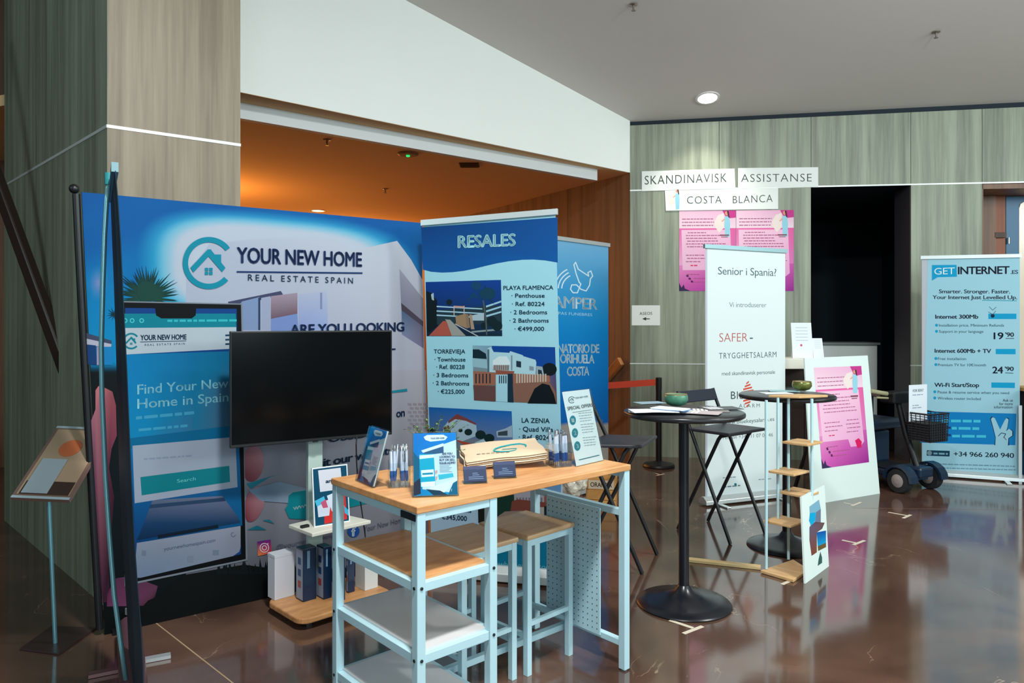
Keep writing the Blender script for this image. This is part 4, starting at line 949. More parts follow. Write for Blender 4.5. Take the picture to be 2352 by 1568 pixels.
# leaflet in a clear stand
def leaflet(name, label, bl, br, back, z1, gg, blue_only=False, group=None):
    bl, br = Vector(bl), Vector(br); u = (br-bl).normalized(); n = u.cross(Vector((0, 0, 1))); tl = bl-n*back+Vector((0, 0, z1-bl.z))
    F = leaning(bl, br, tl); W = (br-bl).length; H = (tl-bl).length
    s = thing(name, label, 'leaflet holder', (bl+br)/2, math.atan2(u.y, u.x), group)
    MB().fbox(F, (0, W), (0, H), (.0045, .007)).build('front_panel', M_ACR, s)
    MB().fbox(F, (0, W), (0, H+.004), (-.006, -.004)).build('back_panel', M_ACR, s)
    MB().prism([F.at(0, .003, .005), F.at(0, .003, -.005), bl-n*.06+Vector((0, 0, .001)), bl+Vector((0, 0, .001))], u*W).build('base_plate', M_ACR, s)
    MB().fbox(F, (0, .002), (0, H), (-.005, .006)).build('side_panel', M_ACR, s); MB().fbox(F, (W-.002, W), (0, H), (-.005, .006)).build('side_panel', M_ACR, s)
    MB().fbox(F, (.004, W-.004), (.004, H-.002), (-.004, .0)).build('leaflet_stack', mat('white_paper', (232, 236, 236), .6), s)
    p = Print(F, gg, n0=.0003)
    def q(pts, col): p.poly([((.004+(W-.008)*x), (.004+(H-.006)*(1-y))) for x, y in pts], col, uv=True)
    q([(0, 0), (1, 0), (1, 1), (0, 1)], [(10, 112, 190), (8, 122, 200), (10, 150, 200), (6, 120, 176)])
    q([(.18, .37), (.55, .22), (1, .12), (1, .98), (.2, .9)], [(200, 214, 224)]*3+[(196, 214, 224), (190, 210, 220)])
    q([(.24, .06), (.32, .03), (.7, .03), (.8, .07), (.74, .12), (.4, .14), (.28, .11)], (222, 232, 238))
    q([(.22, .28), (.7, .2), (.7, .33), (.26, .36)], (48, 86, 124)); q([(.18, .28), (.7, .17), (.7, .22), (.22, .32)], (216, 224, 230))
    q([(0, .3), (.14, .42), (.12, .84), (0, .88)], (14, 92, 124)); q([(0, .8), (.15, .72), (.16, .97), (0, 1)], (40, 44, 62))
    q([(.13, .34), (.47, .34), (.5, .86), (.16, .86)], (20, 160, 190)); q([(.14, .36), (.47, .35), (.475, .4), (.14, .42)], (224, 234, 238))
    q([(.17, .6), (.46, .59), (.47, .7), (.18, .71)], (226, 236, 240)); q([(.2, .645), (.44, .64), (.445, .67), (.2, .675)], (14, 130, 160)); q([(.17, .79), (.49, .78), (.49, .86), (.17, .86)], (226, 232, 236))
    q([(.49, .62), (.54, .6), (.55, .64), (.5, .68)], (210, 150, 150)); q([(.5, .71), (.55, .7), (.53, .76), (.5, .77)], (210, 150, 150))
    q([(.56, .68), (.9, .66), (.92, .72), (.58, .76)], (60, 176, 196)); q([(.36, .88), (.98, .74), (1, .78), (.68, .97), (.4, .94)], (214, 226, 230)); q([(.28, .9), (.6, .93), (.78, 1), (.45, 1)], (24, 56, 76)); q([(.9, .82), (1, .78), (1, 1), (.78, 1)], (16, 96, 130))
    for k in range(7): q([(.6, .50+k*.022), (.88-.03*(k % 3), .5+k*.022), (.88-.03*(k % 3), .508+k*.022), (.6, .508+k*.022)], (120, 140, 160))
    p.build('printed_cover', s)
    def tt(txt, x0, x1, y, cap, col, bold=.02):
        a, b_ = F.at(.004+(W-.008)*x0, .004+(H-.006)*(1-y)), F.at(.004+(W-.008)*x1, .004+(H-.006)*(1-y))
        pa = (1176+FPX*a.x/a.y, HZ-FPX*(a.z-EYE)/a.y); pb_ = (1176+FPX*b_.x/b_.y, HZ-FPX*(b_.z-EYE)/b_.y)
        T(F, txt, pa, pb_, cap, col, s, bold, .95, g=gg, n=.0024)
    if not blue_only:
        tt('ARE YOU', .66, .9, .36, 4.5, (24, 50, 100)); tt('LOOKING TO', .6, .96, .41, 4.5, (24, 50, 100)); tt('BUY OR SELL', .6, .96, .46, 4.5, (24, 50, 100)); tt('YOUR HOME?', .59, .97, .51, 4.5, (24, 50, 100))
        tt('YOUR NEW HOME', .4, .73, .1, 3.4, (30, 60, 110)); tt('f', .855, .875, .95, 6, (230, 238, 240))
    else: tt('YOUR NEW HOME', .4, .7, .1, 3.4, (30, 60, 110))
    return s
leaflet('leaflet_holder', 'clear stand with a blue home leaflet at the desk corner, facing the viewer', (-.3375, 2.483, ZD+.002), (-.182, 2.507, ZD+.002), .085, 1.067, 1.1)
leaflet('leaflet_holder', 'clear stand with a blue leaflet turned sideways at the left end of the desk', (-.584, 2.747, ZD+.002), (-.497, 2.625, ZD+.002), .057, 1.061, 1.0, True)

# pens in clear boxes
M_PB = mat('deep_blue_rubber', (10, 78, 150), .5); M_PW = mat('pale_silver_barrel', (196, 208, 228), .3, .2); M_PM = mat('chrome_tip', (190, 195, 200), .2, .9)
pen0 = None
def pen(base, tip, grp, lab):
    global pen0
    base, tip = Vector(base), Vector(tip); d = (tip-base); L = .142
    if pen0 is None:
        o = thing('ballpoint_pen', lab, 'pen', (0, 0, 0)); pen0 = o
        MB().lathe((0, 0, 0), [(.0008, 0), (.0035, .016)], 10).build('pen_tip', M_PM, o)
        MB().lathe((0, 0, .016), [(.0048, 0), (.0062, .012), (.0056, .03), (.006, .036)], 10).build('grip', M_PB, o, smooth=40)
        MB().lathe((0, 0, .052), [(.0056, 0), (.0054, .05), (.0048, .07)], 10).build('barrel', M_PW, o, smooth=40)
        MB().lathe((0, 0, .122), [(.0042, 0), (.0042, .010), (.003, .012), (.0026, .020)], 10).build('push_button', M_PM, o)
        MB().obox((0, -.006, 0), (1, 0, 0), (0, 1, 0), (0, 0, 1), (-.002, .002), (-.002, 0), (.085, .124)).build('clip', M_PM, o)
    else: o = copy_tree(pen0)
    o.location = base; o.rotation_mode = 'QUATERNION'
    o.rotation_quaternion = d.to_track_quat('Z', 'Y')@Matrix.Rotation(random.uniform(0, 6), 3, 'Z').to_quaternion()
    o['label'] = lab; o['group'] = grp
def penbox(c, rz, w, h, n, label, grp, lab, lean):
    c = Vector(c); x = Vector((math.cos(rz), math.sin(rz), 0)); y = Vector((-x.y, x.x, 0)); hw = w/2; th = .0022
    s = thing('pen_box', label, 'pen holder', c, rz)
    def bx(a, b, z): return MB().obox(c, x, y, DZ, a, b, z)
    bx((-hw, hw), (-hw, hw), (0, .003)).build('base_plate', M_ACR, s)
    for sg in (-1, 1):
        a = sorted((sg*hw, sg*(hw-th)))
        bx(a, (-hw, hw), (.003, h)).build('side_panel', M_ACR, s); bx((-hw+th, hw-th), a, (.003, h)).build('side_panel', M_ACR, s)
    bx((-.001, .001), (-hw+th, hw-th), (.003, h*.9)).build('divider', M_ACR, s)
    rnd = random.Random(n*3)
    for i in range(n):
        cx = -hw+.012+(w-.024)*(i % (n//2))/(n//2-1); cy = -hw*.45+hw*.9*(i//(n//2))
        if abs(cx) < .008: cx = .009
        px = cx+lean*rnd.uniform(-1, 1); py = cy+rnd.uniform(-.004, .02)
        lim = hw-.011; px = max(-lim, min(lim, px)); px = px if px*cx > 0 and abs(px) > .008 else cx; py = max(-lim, min(lim, py))
        base = c+x*cx+y*cy+DZ*.004; at = c+x*px+y*py+DZ*h
        pen(base, at, grp, lab)
pc = G(911, 1118, ZD); penbox((pc.x+.006, pc.y+.02, ZD+.001), math.radians(12), .078, .088, 12, 'clear pen box on the desk between the two leaflet stands', 'pens in the left box', 'blue and silver ballpoint pen in the clear box between the leaflet stands', .012)
pc = G(1288, 1071, ZD); penbox((pc.x-.008, pc.y+.016, ZD+.001), math.radians(24), .082, .098, 14, 'clear pen box on the desk beside the special offers sign', 'pens in the right box', 'blue and silver ballpoint pen in the clear box beside the offers sign', .004)

# business card stands
def cards(px, py, rz, label):
    c = G(px, py, ZD)+Vector((0, 0, .0012)); x = Vector((math.cos(rz), math.sin(rz), 0)); n = Vector((x.y, -x.x, 0))
    s = thing('card_holder', label, 'card holder', c, rz)
    tl = c-x*.045+Vector((0, 0, .058))-n*.03
    F = leaning(c-x*.045, c+x*.045, tl)
    MB().fbox(F, (0, .09), (0, .05), (.010, .012)).build('front_panel', M_ACR, s); MB().fbox(F, (0, .09), (0, .06), (-.004, -.002)).build('back_panel', M_ACR, s)
    MB().prism([c-x*.045, c-x*.045+n*.012, c-x*.045-n*.04], DZ*.002).build('side_wedge', M_ACR, s)
    MB().obox(c, x, n, DZ, (-.045, .045), (-.045, .014), (0, .002)).build('base_plate', M_ACR, s)
    MB().fbox(F, (.003, .087), (.004, .062), (-.001, .009)).build('card_stack', mat('navy_card', (22, 36, 84), .5), s)
    p = Print(F, 1.0, n0=.0092)
    for k, (a, b) in enumerate(((.035, .055), (.035, .06), (.02, .075), (.02, .075))): p.poly([(a, .034-k*.007), (b, .034-k*.007), (b, .036-k*.007), (a, .036-k*.007)], (150, 168, 200), uv=True)
    p.build('printed_lines', s)
cards(1092, 1110, math.radians(12), 'clear holder with navy business cards, the one nearer the corner leaflet')
cards(1160, 1098, math.radians(12), 'clear holder with navy business cards in front of the canvas bags')

# folded canvas bags in a stack
M_CANV = mat('natural_canvas', (236, 220, 194), .9, noise=(260, .06, .25)); M_CANV2 = mat('natural_canvas_darker', (214, 190, 160), .9, noise=(260, .06, .25))  # second canvas tone is somewhat darker, used on alternate bags
bc = D_(.682, .375, ZD); brz = ang-math.radians(30)
def sheet(c, rz, w, d, z0, th, m, amp, seed, name='canvas_bag', lift=0.0):
    rnd = random.Random(seed); x = Vector((math.cos(rz), math.sin(rz), 0)); y = Vector((-x.y, x.x, 0)); N = 14; vs = []
    ph = rnd.uniform(0, 6)
    def hgt(a, b): return lift*max(0, min(1, (b+.5)*.6+(a+.5)*.55))+amp*(math.sin(a*7+ph)*.5+math.sin(b*6+a*3+ph)*.5+1)
    for top_ in (0, 1):
        for j in range(N+1):
            for i in range(N+1):
                a = i/N-.5; b = j/N-.5
                ed = min(1, min(i, N-i, j, N-j)/1.0)
                wob = .006*math.sin(a*9+ph)+.004*math.sin(b*11+ph)
                vs.append(c+x*(a*w+wob)+y*(b*d+wob)+DZ*(z0+hgt(a, b)+(th if top_ and ed else th*.55 if top_ else (0 if ed else th*.35))))
    fs = []; M = (N+1)**2
    for j in range(N):
        for i in range(N):
            q = j*(N+1)+i; fs += [(q, q+N+1, q+N+2, q+1), (M+q, M+q+1, M+q+N+2, M+q+N+1)]
    for i in range(N):
        a = i; fs.append((a, a+1, M+a+1, M+a)); a = N*(N+1)+i; fs.append((a+1, a, M+a, M+a+1))
        a = i*(N+1); fs.append((a+N+1, a, M+a, M+a+N+1)); a = i*(N+1)+N; fs.append((a, a+N+1, M+a+N+1, M+a))
    o = MB().add(vs, fs).build(name, m, None, smooth=60)
    return o, x, y, hgt
z = .001; rnd = random.Random(2)
for k in range(5):
    last = k == 4
    o, x, y, hg = sheet(bc+Vector((rnd.uniform(-.003, .003), rnd.uniform(-.003, .003), 0)), brz, .325, .25, z, .0048, M_CANV if k % 2 else M_CANV2, .0035, 11, lift=.042)
    tag(o, 'folded cream canvas bag on top of its pile, with a teal printed swirl' if last else 'folded cream canvas bag, '+['lowest of the pile on the desk', 'second from the bottom of the pile', 'third from the bottom of the pile', 'just under the topmost one of the pile'][min(k, 3)], 'bag', 'folded canvas bags on the desk'); z += .0075
    if last:
        inv = o.name; mb = MB(); cc = bc
        def on(a, b): return cc+x*(a*.325)+y*(b*.25)+DZ*(z-.0075+.0048+.0022+hg(a, b))
        arc = [(.30, .02), (.33, .12), (.26, .22), (.14, .2), (.0, .1), (-.1, -.02), (-.14, -.14), (-.06, -.22), (.06, -.24), (.14, -.2), (.17, -.12)]
        n0 = len(arc)
        for i in range(n0-1):
            (a0, b0), (a1, b1) = arc[i], arc[i+1]; w0 = .085*(1-i/n0)+.02; w1 = .085*(1-(i+1)/n0)+.02
            mb.add([on(a0, b0), on(a1, b1), on(a1, b1-w1), on(a0, b0-w0)], [(0, 1, 2, 3)])
        mb.add([on(-.02, -.1), on(.17, -.1), on(.17, -.13), on(-.02, -.13)], [(0, 1, 2, 3)])
        mb.build('printed_swirl', mat('teal_print', (10, 158, 166), .7), o)
        mb = MB()
        for i in range(7): a = -.36+i*.06; mb.add([on(a, -.22-i*.012), on(a+.045, -.23-i*.012), on(a+.045, -.25-i*.012), on(a, -.24-i*.012)], [(0, 1, 2, 3)])
        tag(mb.build('printed_words', mat('grey_print', (90, 92, 96), .7), o), kind='stuff')

# special offers sign in a slanted clear stand
bl, br = Vector((.266, 3.009, ZD+.003)), Vector((.392, 3.142, ZD+.003)); u = (br-bl).normalized(); nn = u.cross(DZ); tl = bl-nn*.076+DZ*.300
F = leaning(bl, br, tl); W = (br-bl).length; H = (tl-bl).length
t = thing('offers_sign', 'white slanted sign listing special offers 1 2 3 at the right end of the desk', 'sign', (bl+br)/2, math.atan2(u.y, u.x))
MB().fbox(F, (0, W), (0, H), (-.002, 0)).build('paper', mat('white_paper', (232, 236, 236)), t); MB().fbox(F, (-.003, W+.003), (-.001, H+.003), (.003, .005)).build('front_panel', M_ACR, t)
MB().prism([bl-DZ*.003, bl-nn*.085-DZ*.003, bl-nn*.085, bl], u*W).build('base_plate', M_ACR, t)
p = Print(F, 1.0, n0=.0003); c_ = (10, 130, 146)
for k, (x_, y_) in enumerate(((1315.5, 965), (1320.5, 994), (1326, 1024))): p.disc(x_, y_, 7.3, c_, 11)
ynh_logo(p, 1313, 918, 8, (90, 110, 122)); p.line([(1315, 947), (1357, 941)], 1, (80, 96, 104)); p.line([(1330, 1056), (1376, 1045)], 2, (20, 100, 116))
for k, (x_, y_) in enumerate(((1332, 950), (1337, 976), (1342, 1006))):
    for j in range(4): p.words(x_-4+j*1.4, y_+j*6, x_+28-2*(j % 2), y_-3+j*6, 1.6, (150, 162, 168), k*5+j)
p.build('printed_sheet', t)
T(F, 'SPECIAL OFFERS', (1303.5, 942), (1361, 933), 7.5, (50, 66, 76), t, .004, 1, g=1, n=.0022)
T(F, 'YOUR NEW HOME', (1320, 916), (1350, 911.5), 3.6, (90, 110, 122), t, .01, 1, g=1, n=.0022)
for s_, x_, y_ in (('1', 1315.5, 965), ('2', 1320.5, 994), ('3', 1326, 1024)): T(F, s_, (x_-2.6, y_+5), (x_+2.8, y_+4.4), 9, (220, 236, 236), t, .01, 1, n=.0026)

# small potted plant behind the corner leaflet
pp = D_(.375, .45, ZD)
t = thing('potted_plant', 'small leafy green plant in a grey pot standing behind the corner leaflet', 'plant', pp)
MB().lathe(pp, [(.028, .001), (.036, .012), (.04, .062), (.036, .062), (.034, .052), (.001, .052)], 20, cap=False).build('pot', mat('light_grey_pot', (150, 152, 150), .6), t, smooth=40)
rnd = random.Random(12); ms = MB(); mlv = [MB(), MB()]
for i in range(26):
    a = rnd.uniform(0, 2*PI); r = rnd.uniform(.03, .145); h = rnd.uniform(.13, .235)-r*.35
    b0 = pp+DZ*.05; b2 = pp+Vector((math.cos(a)*r, math.sin(a)*r*.7, h)); b1 = b0.lerp(b2, .5)+Vector((0, 0, .02))
    ms.tube([b0, b1, b2], [.0016, .0013, .0008], 5)
    for k in range(9):
        f = .35+.65*k/8; q = b1.lerp(b2, (f-.5)*2) if f > .5 else b0.lerp(b1, f*2)
        an = rnd.uniform(0, 2*PI); L = rnd.uniform(.010, .017); d = Vector((math.cos(an), math.sin(an), rnd.uniform(-.2, .7))).normalized(); sd = d.cross(Vector((rnd.uniform(-.3, .3), rnd.uniform(-.3, .3), 1))).normalized()
        up = d.cross(sd)*.002
        mlv[(k+i) % 2].add([q, q+d*L*.4+sd*L*.4, q+d*L*.85+sd*L*.3-up, q+d*L*1.1, q+d*L*.85-sd*L*.3-up, q+d*L*.4-sd*L*.4], [(0, 1, 2, 3, 4, 5)])
ms.build('stems', mat('plant_stem', (84, 96, 60), .6), t)
for k in (0, 1): tag(mlv[k].build('foliage', mat('leaf_%d' % k, ((96, 132, 70), (52, 92, 62))[k], .5), t), kind='stuff')

# ---- television on its stand --------------------------------------------------------
a = P(528, 900, 3.485); b = P(901, 900, 3.92); F = upright(a.x, a.y, b.x, b.y); L = math.hypot(b.x-a.x, b.y-a.y); z0, z1 = .852, 1.411; rz = math.atan2(b.y-a.y, b.x-a.x)
bn = G(690, 1432, .05); bl_ = G(597, 1387, .06); brr = G(905, 1360, .06)
x = (Vector((brr.x, brr.y, 0))-Vector((bn.x, bn.y, 0))).normalized(); y = Vector((-x.y, x.x, 0)); Wb = (Vector((brr.x, brr.y, 0))-Vector((bn.x, bn.y, 0))).length; Db = .36
Bc = Vector((bn.x, bn.y, 0))
t = thing('television_stand', 'white television stand with a rounded oak base board and a small shelf', 'stand', Bc+x*Wb/2+y*Db/2, math.atan2(x.y, x.x))
def sb(a_, b_, c_): return MB().obox(Bc, x, y, DZ, a_, b_, c_)
pts = []; r = .06
for (cx, cy, a0) in ((Wb-r, r, -PI/2), (Wb-r, Db-r, 0), (r, Db-r, PI/2), (r, r, PI)):
    for k in range(7): an = a0+PI/2*k/6; pts.append(Bc+x*(cx+r*math.cos(an))+y*(cy+r*math.sin(an))+DZ*.035)
MB().prism(pts, DZ*.028).build('base_board', wood('warm_beech', (170, 118, 72), (206, 150, 96), (4, 20, 20), .45), t, bevel=.006)
for u_, v_ in ((.08, .08), (Wb-.08, .08), (.08, Db-.08), (Wb-.08, Db-.08)): MB().lathe(Bc+x*u_+y*v_, [(.03, 0), (.03, .035)], 14).build('castor', M_BLACK, t)
M_STP = mat('grey_green_post', (178, 198, 190), .45)
pc = P(722, 1040, 3.85); pu = (Vector((pc.x, pc.y, 0))-Bc); pu_, pv_ = pu.dot(x), pu.dot(y)
pu_, pv_ = Wb*.48, Db-.08
pc = Bc+x*pu_+y*pv_
tvx = F.u; tc = F.at(L*.5, 0, -.07); ptop = Vector((tc.x, tc.y, 1.0))
ph = Vector((P(722, 1040, 3.8).x, 3.80, 0))
MB().obox(ph, F.u, F.n, DZ, (-.038, .038), (-.02, .02), (.063, 1.3)).build('post', M_STP, t, bevel=.004)
MB().obox(ph, F.u, F.n, DZ, (-.05, .05), (.0, .09), (1.04, 1.24)).build('tv_bracket', M_BLACK, t)
s0 = P(663, 1208, 3.66); zs = s0.z
sh = [G(663, 1207, zs), G(717, 1228, zs), G(852, 1197, zs), G(776, 1180, zs)]
MB().prism([q-DZ*.012 for q in sh], DZ*.018).build('shelf', mat('white_shelf', (222, 220, 206), .5), t, bevel=.003)
MB().obox(ph, F.u, F.n, DZ, (-.03, .03), (.0, .06), (zs-.07, zs-.012)).build('shelf_bracket', M_STP, t)
t2 = thing('television', 'large black flat television switched off in front of the backdrop', 'television', F.at(L/2, z0, 0), rz)
MB().fbox(F, (0, L), (z0, z1), (-.02, 0)).build('casing', M_BLKP, t2, bevel=.004)
MB().fbox(F, (.08, L-.08), (z0+.05, z1-.12), (-.045, -.02)).build('rear_housing', M_BLKP, t2)
MB().fbox(F, (.008, L-.008), (z0+.016, z1-.008), (-.001, .0015)).build('screen', mat('black_glass', (3, 4, 5), .16, spec=.22), t2)
MB().fbox(F, (L*.5-.012, L*.5+.012), (z0-.006, z0), (-.012, -.002)).build('status_light_housing', M_BLKP, t2)
cb = [P(820, 998, 3.78), P(818, 1020, 3.76), P(819, 1060, 3.76), P(822, 1110, 3.77), P(832, 1180, 3.78), P(838, 1222, 3.80), P(842, 1262, 3.86)]
tag(MB().tube(cb, .0035, 6).build('power_cable', M_BLKP), 'thin black cable dangling from the lower edge of the television', 'cable')

# framed print on the shelf
bl = G(722, 1211, zs+.006); br = G(804, 1197, zs+.006); u = (br-bl).normalized(); nn = u.cross(DZ); H_ = EYE-(1080-737)*bl.y/FPX-bl.z
tl = bl-nn*.035+DZ*(H_+.005)
F = leaning(bl, br, tl); W = (br-bl).length; H = (tl-bl).length
t = thing('framed_poster', 'small white-edged poster with red and white papers on the television stand shelf', 'poster', (bl+br)/2, math.atan2(u.y, u.x))
MB().fbox(F, (0, W), (0, H), (-.012, 0)).build('frame', mat('white_frame', (226, 232, 234), .5), t)
p = Print(F, 1.15, n0=.0004)
def q(pts, col): p.poly([(W*x_, H*(1-y_)) for x_, y_ in pts], col, uv=True)
q([(.03, .02), (.97, .02), (.97, .98), (.03, .98)], (10, 66, 92)); q([(.17, .05), (.8, .05), (.83, .42), (.2, .42)], (196, 198, 208))
q([(.3, .58), (.9, .5), (.92, .95), (.28, .97)], (192, 44, 40)); q([(.1, .62), (.5, .56), (.42, .84), (.12, .84)], (190, 200, 216)); q([(.38, .5), (.62, .46), (.86, .72), (.5, .78)], (196, 208, 222)); q([(.04, .56), (.3, .5), (.34, .6), (.1, .66)], (70, 170, 200)); q([(.85, .72), (.97, .8), (.97, .9), (.86, .84)], (60, 160, 196)); q([(.2, .6), (.34, .56), (.4, .7), (.26, .7)], (180, 80, 110))
p.build('printed_picture', t)
T(F, 'any', F.px(W*.36, H*.72), F.px(W*.62, H*.72), 8, (20, 60, 90), t, .02, .95, n=.0026)
tag(MB().obox(G(700, 1211, zs+.006), x, y, DZ, (-.02, .02), (-.01, .01), (0, .012)).build('binder_clip', M_BLKP), 'tiny black clip lying on the white shelf left of the small poster', 'clip')

# boxes and brochure files on the base board
ZB = .0635
def filebox(name, label, px0, px1, px2, pyb, h, mats, grp=None, cat='box'):
    """left edge px0, near corner px1, right edge px2 at base row pyb"""
    n_ = G(px1, pyb, ZB); lft = n_+y*.0; 
    def hit(px, d):     # where the ray column px crosses the line n_ + s*d
        k = (px-1176)/FPX; return (k*n_.y-n_.x)/(d.x-k*d.y)
    w = hit(px2, x); dd = abs(hit(px0, y)); dd = min(max(dd, .02), .2)
    o = thing(name, label, cat, n_+x*w/2+y*dd/2, math.atan2(x.y, x.x), grp)
    MB().obox(n_, x, y, DZ, (0, w), (0, dd), (0, h)).build('case', mats[0], o, bevel=.0015)
    F_ = Frame(n_, x, DZ); 
    if mats[1] is not None:
        F4_ = Frame(n_+y*dd, -y, DZ)
        MB().fbox(F4_, (.004, dd-.004), (.008, h-.008), (0, .001)).build('spine_label', mats[1], o)
        for k in range(3): MB().fbox(F4_, (dd*.3, dd*.72), (h*(.25+.22*k), h*(.38+.22*k)), (.001, .0016)).build('spine_picture', mat('spine_navy', (20, 64, 110), .5) if k else mat('spine_red', (150, 66, 60), .5), o)
        MB().fbox(F_, (w*.3, w*.5), (h*.62, h*.95), (0, .001)).build('cover_title', mat('pale_title', (110, 150, 180), .5), o)
    else:
        MB().obox(n_, x, y, DZ, (-.001, w+.001), (-.001, dd+.001), (h-.012, h+.001)).build('lid', mats[0], o)
    return o
MWB = mat('white_carton', (206, 206, 214), .6); MNV = mat('navy_gloss', (8, 36, 66), .3); MSP = mat('grey_spine', (140, 150, 170), .5)
filebox('white_box', 'plain white box at the left end of the television stand base', 615, 631, 677, 1379, .222, (MWB, None))
g_ = 'navy brochure boxes on the stand base'
filebox('brochure_box', 'navy brochure box right beside the plain left white box', 680, 696, 727, 1383, .262, (MNV, MSP), g_)
filebox('brochure_box', 'second navy brochure box, just left of the desk front leg', 727, 743, 762, 1377, .262, (MNV, MSP), g_)
filebox('brochure_box', 'navy brochure box directly behind the desk front leg', 765, 778, 793, 1381, .25, (MNV, MSP), g_)
filebox('brochure_box', 'dark navy brochure box next to the right white box', 796, 800, 815, 1362, .235, (MNV, MSP), g_)
filebox('white_box', 'white box with rounded edge at the right end of the television stand base', 816, 838, 868, 1357, .205, (mat('white_carton_warm', (206, 208, 206), .5), None))

# ---- info lectern at far left --------------------------------------------------------
pb_ = G(127, 1480); t = thing('info_stand', 'slim steel info stand with a tilted sign tray at the left edge', 'info stand', (pb_.x, pb_.y, 0), math.radians(20))
bp = [G(45, 1493), G(135, 1505), G(222, 1444), G(118, 1440)]
MB().prism(bp, DZ*.008).build('base_plate', mat('steel_plate', (96, 76, 76), .35, .6), t, bevel=.002)
c3 = P(112, 1152, pb_.y); MB().tube([(pb_.x, pb_.y, .008), (c3.x, c3.y, c3.z+.02)], .009, 12).build('pole', mat('brushed_steel_blue', (130, 190, 204), .3, .6), t, smooth=40)
bl = P(24, 1142, 3.2); br = P(158, 1148, 3.2); tl = P(132, 978, 3.52); tlx = tl-(br-bl)*0
F = leaning(bl, br, tl); W = (br-bl).length; H = (tl-bl).length
sk = (tl-bl).dot(F.u)
def fp(a, b, n_=0): return F.at(a*W+sk*b*.0, b*H, n_)
q4 = [bl, br, br+(tl-bl), tl]
mb = MB(); mb.prism([v-F.n*.02 for v in q4], F.n*.02); mb.build('sign_tray', mat('rosy_steel', (150, 120, 110), .4, .4), t)
e1 = (br-bl); e2 = (tl-bl)
def sp(a, b, n_): return bl+e1*a+e2*b+F.n*n_
def sq(a0, b0, a1, b1, n_, m, name): MB().prism([sp(a0, b0, n_), sp(a1, b0, n_), sp(a1, b1, n_), sp(a0, b1, n_)], F.n*.0015).build(name, m, t)
sq(.0, .0, 1, .03, 0, mat('pale_edge', (170, 190, 196), .4), 'tray_edge'); sq(.0, .97, 1, 1, 0, mat('pale_edge', (170, 190, 196)), 'tray_edge')
sq(.06, .05, .96, .95, .0005, mat('cream_poster', (178, 150, 122), .6), 'poster'); sq(.1, .05, .95, .22, .002, mat('brown_band', (60, 40, 30), .6), 'poster_band')
MB().lathe(sp(.50, .68, .003), [(.05, 0), (.05, .001)], 24, ax=tuple(F.n)).build('orange_blot', mat('orange_ink', (206, 110, 66), .6), t)
sq(.13, .06, .58, .52, .004, mat('pale_notice', (160, 172, 180), .7), 'notice_sheet')

# ================================================================== right-hand side
def quad_sheet(name, label, cat, F, c4, m, th=.0015, n0=.001, group=None):
    """a sheet of paper fixed to frame F, corners given in order"""
    uv = [F.uv(*c) for c in c4]
    t = thing(name, label, cat, F.at((uv[0][0]+uv[1][0])/2, min(v[1] for v in uv), n0), math.atan2(F.u.y, F.u.x), group)
    MB().prism([F.at(a, b, n0) for a, b in uv], F.n*th).build('paper', m, t)
    return t
M_PAPER = mat('white_wall_paper', (232, 236, 232), .7)
HW = (56, 66, 66)
TN = .0045
t = quad_sheet('paper_sign', 'handwritten white paper sign reading SKANDINAVISK', 'sign', FW, [(1474, 439), (1474, 393.5), (1687, 387), (1689, 432)], M_PAPER, n0=.004)
T(FW, 'SKANDINAVISK', (1481, 424), (1669, 418), 20, (58, 68, 66), t, -.008, 1.12, n=.0075)
t = quad_sheet('paper_sign', 'handwritten white paper sign reading ASSISTANSE', 'sign', FW, [(1695, 431), (1695, 386), (1879, 384), (1879, 430)], M_PAPER, n0=.004)
T(FW, 'ASSISTANSE', (1702, 418), (1864, 417), 18, HW, t, -.014, 1.12, n=.0075)
t = quad_sheet('paper_sign', 'handwritten white paper sign reading COSTA BLANCA with a small figure', 'sign', FW, [(1529, 484), (1527, 438), (1787, 432), (1787, 480)], M_PAPER, n0=.006)
T(FW, 'COSTA', (1578, 468), (1657, 467), 17, HW, t, -.014, 1.12, n=.0095); T(FW, 'BLANCA', (1683, 467), (1774, 464), 17, HW, t, -.014, 1.12, n=.0095)
p = Print(FW, 1.0, n0=.0082)
def figure(p, x, y, s):
    """small printed walking figure in a pale blue dress with dark hair"""
    p.poly([(x-26*s, y+4*s), (x-18*s, y-10*s), (x-6*s, y-14*s), (x-6*s, y+16*s), (x-16*s, y+26*s), (x-24*s, y+14*s)], (238, 222, 216))
    p.poly([(x-4*s, y-8*s), (x+5*s, y-8*s), (x+7*s, y+8*s), (x+6*s, y+34*s), (x-3*s, y+36*s), (x-5*s, y+10*s)], (150, 206, 224))
    p.disc(x, y-14*s, 3.6*s, (220, 150, 120), 4.4*s, 12); p.poly([(x, y-19*s), (x+4*s, y-18*s), (x+6*s, y-4*s), (x+3*s, y-6*s)], (70, 50, 52)); p.poly([(x-5*s, y-4*s), (x-11*s, y+2*s), (x-10*s, y+4*s), (x-4*s, y)], (226, 170, 150))
figure(p, 1555, 451, .85); p.build('printed_figure', t)
t = quad_sheet('paper_sign', 'small white paper sign reading ASEOS with an arrow pointing left', 'sign', FW, [(1451, 747), (1451, 701), (1516, 701), (1516, 747)], M_PAPER)
p = Print(FW, 1, n0=.0028); p.line([(1482, 732), (1492, 732)], 2, HW); p.poly([(1475, 732), (1484, 728), (1484, 736)], HW); p.build('printed_arrow', t)
T(FW, 'ASEOS', (1469, 723), (1498, 722.5), 6.5, HW, t, .0, 1.1, n=.004)

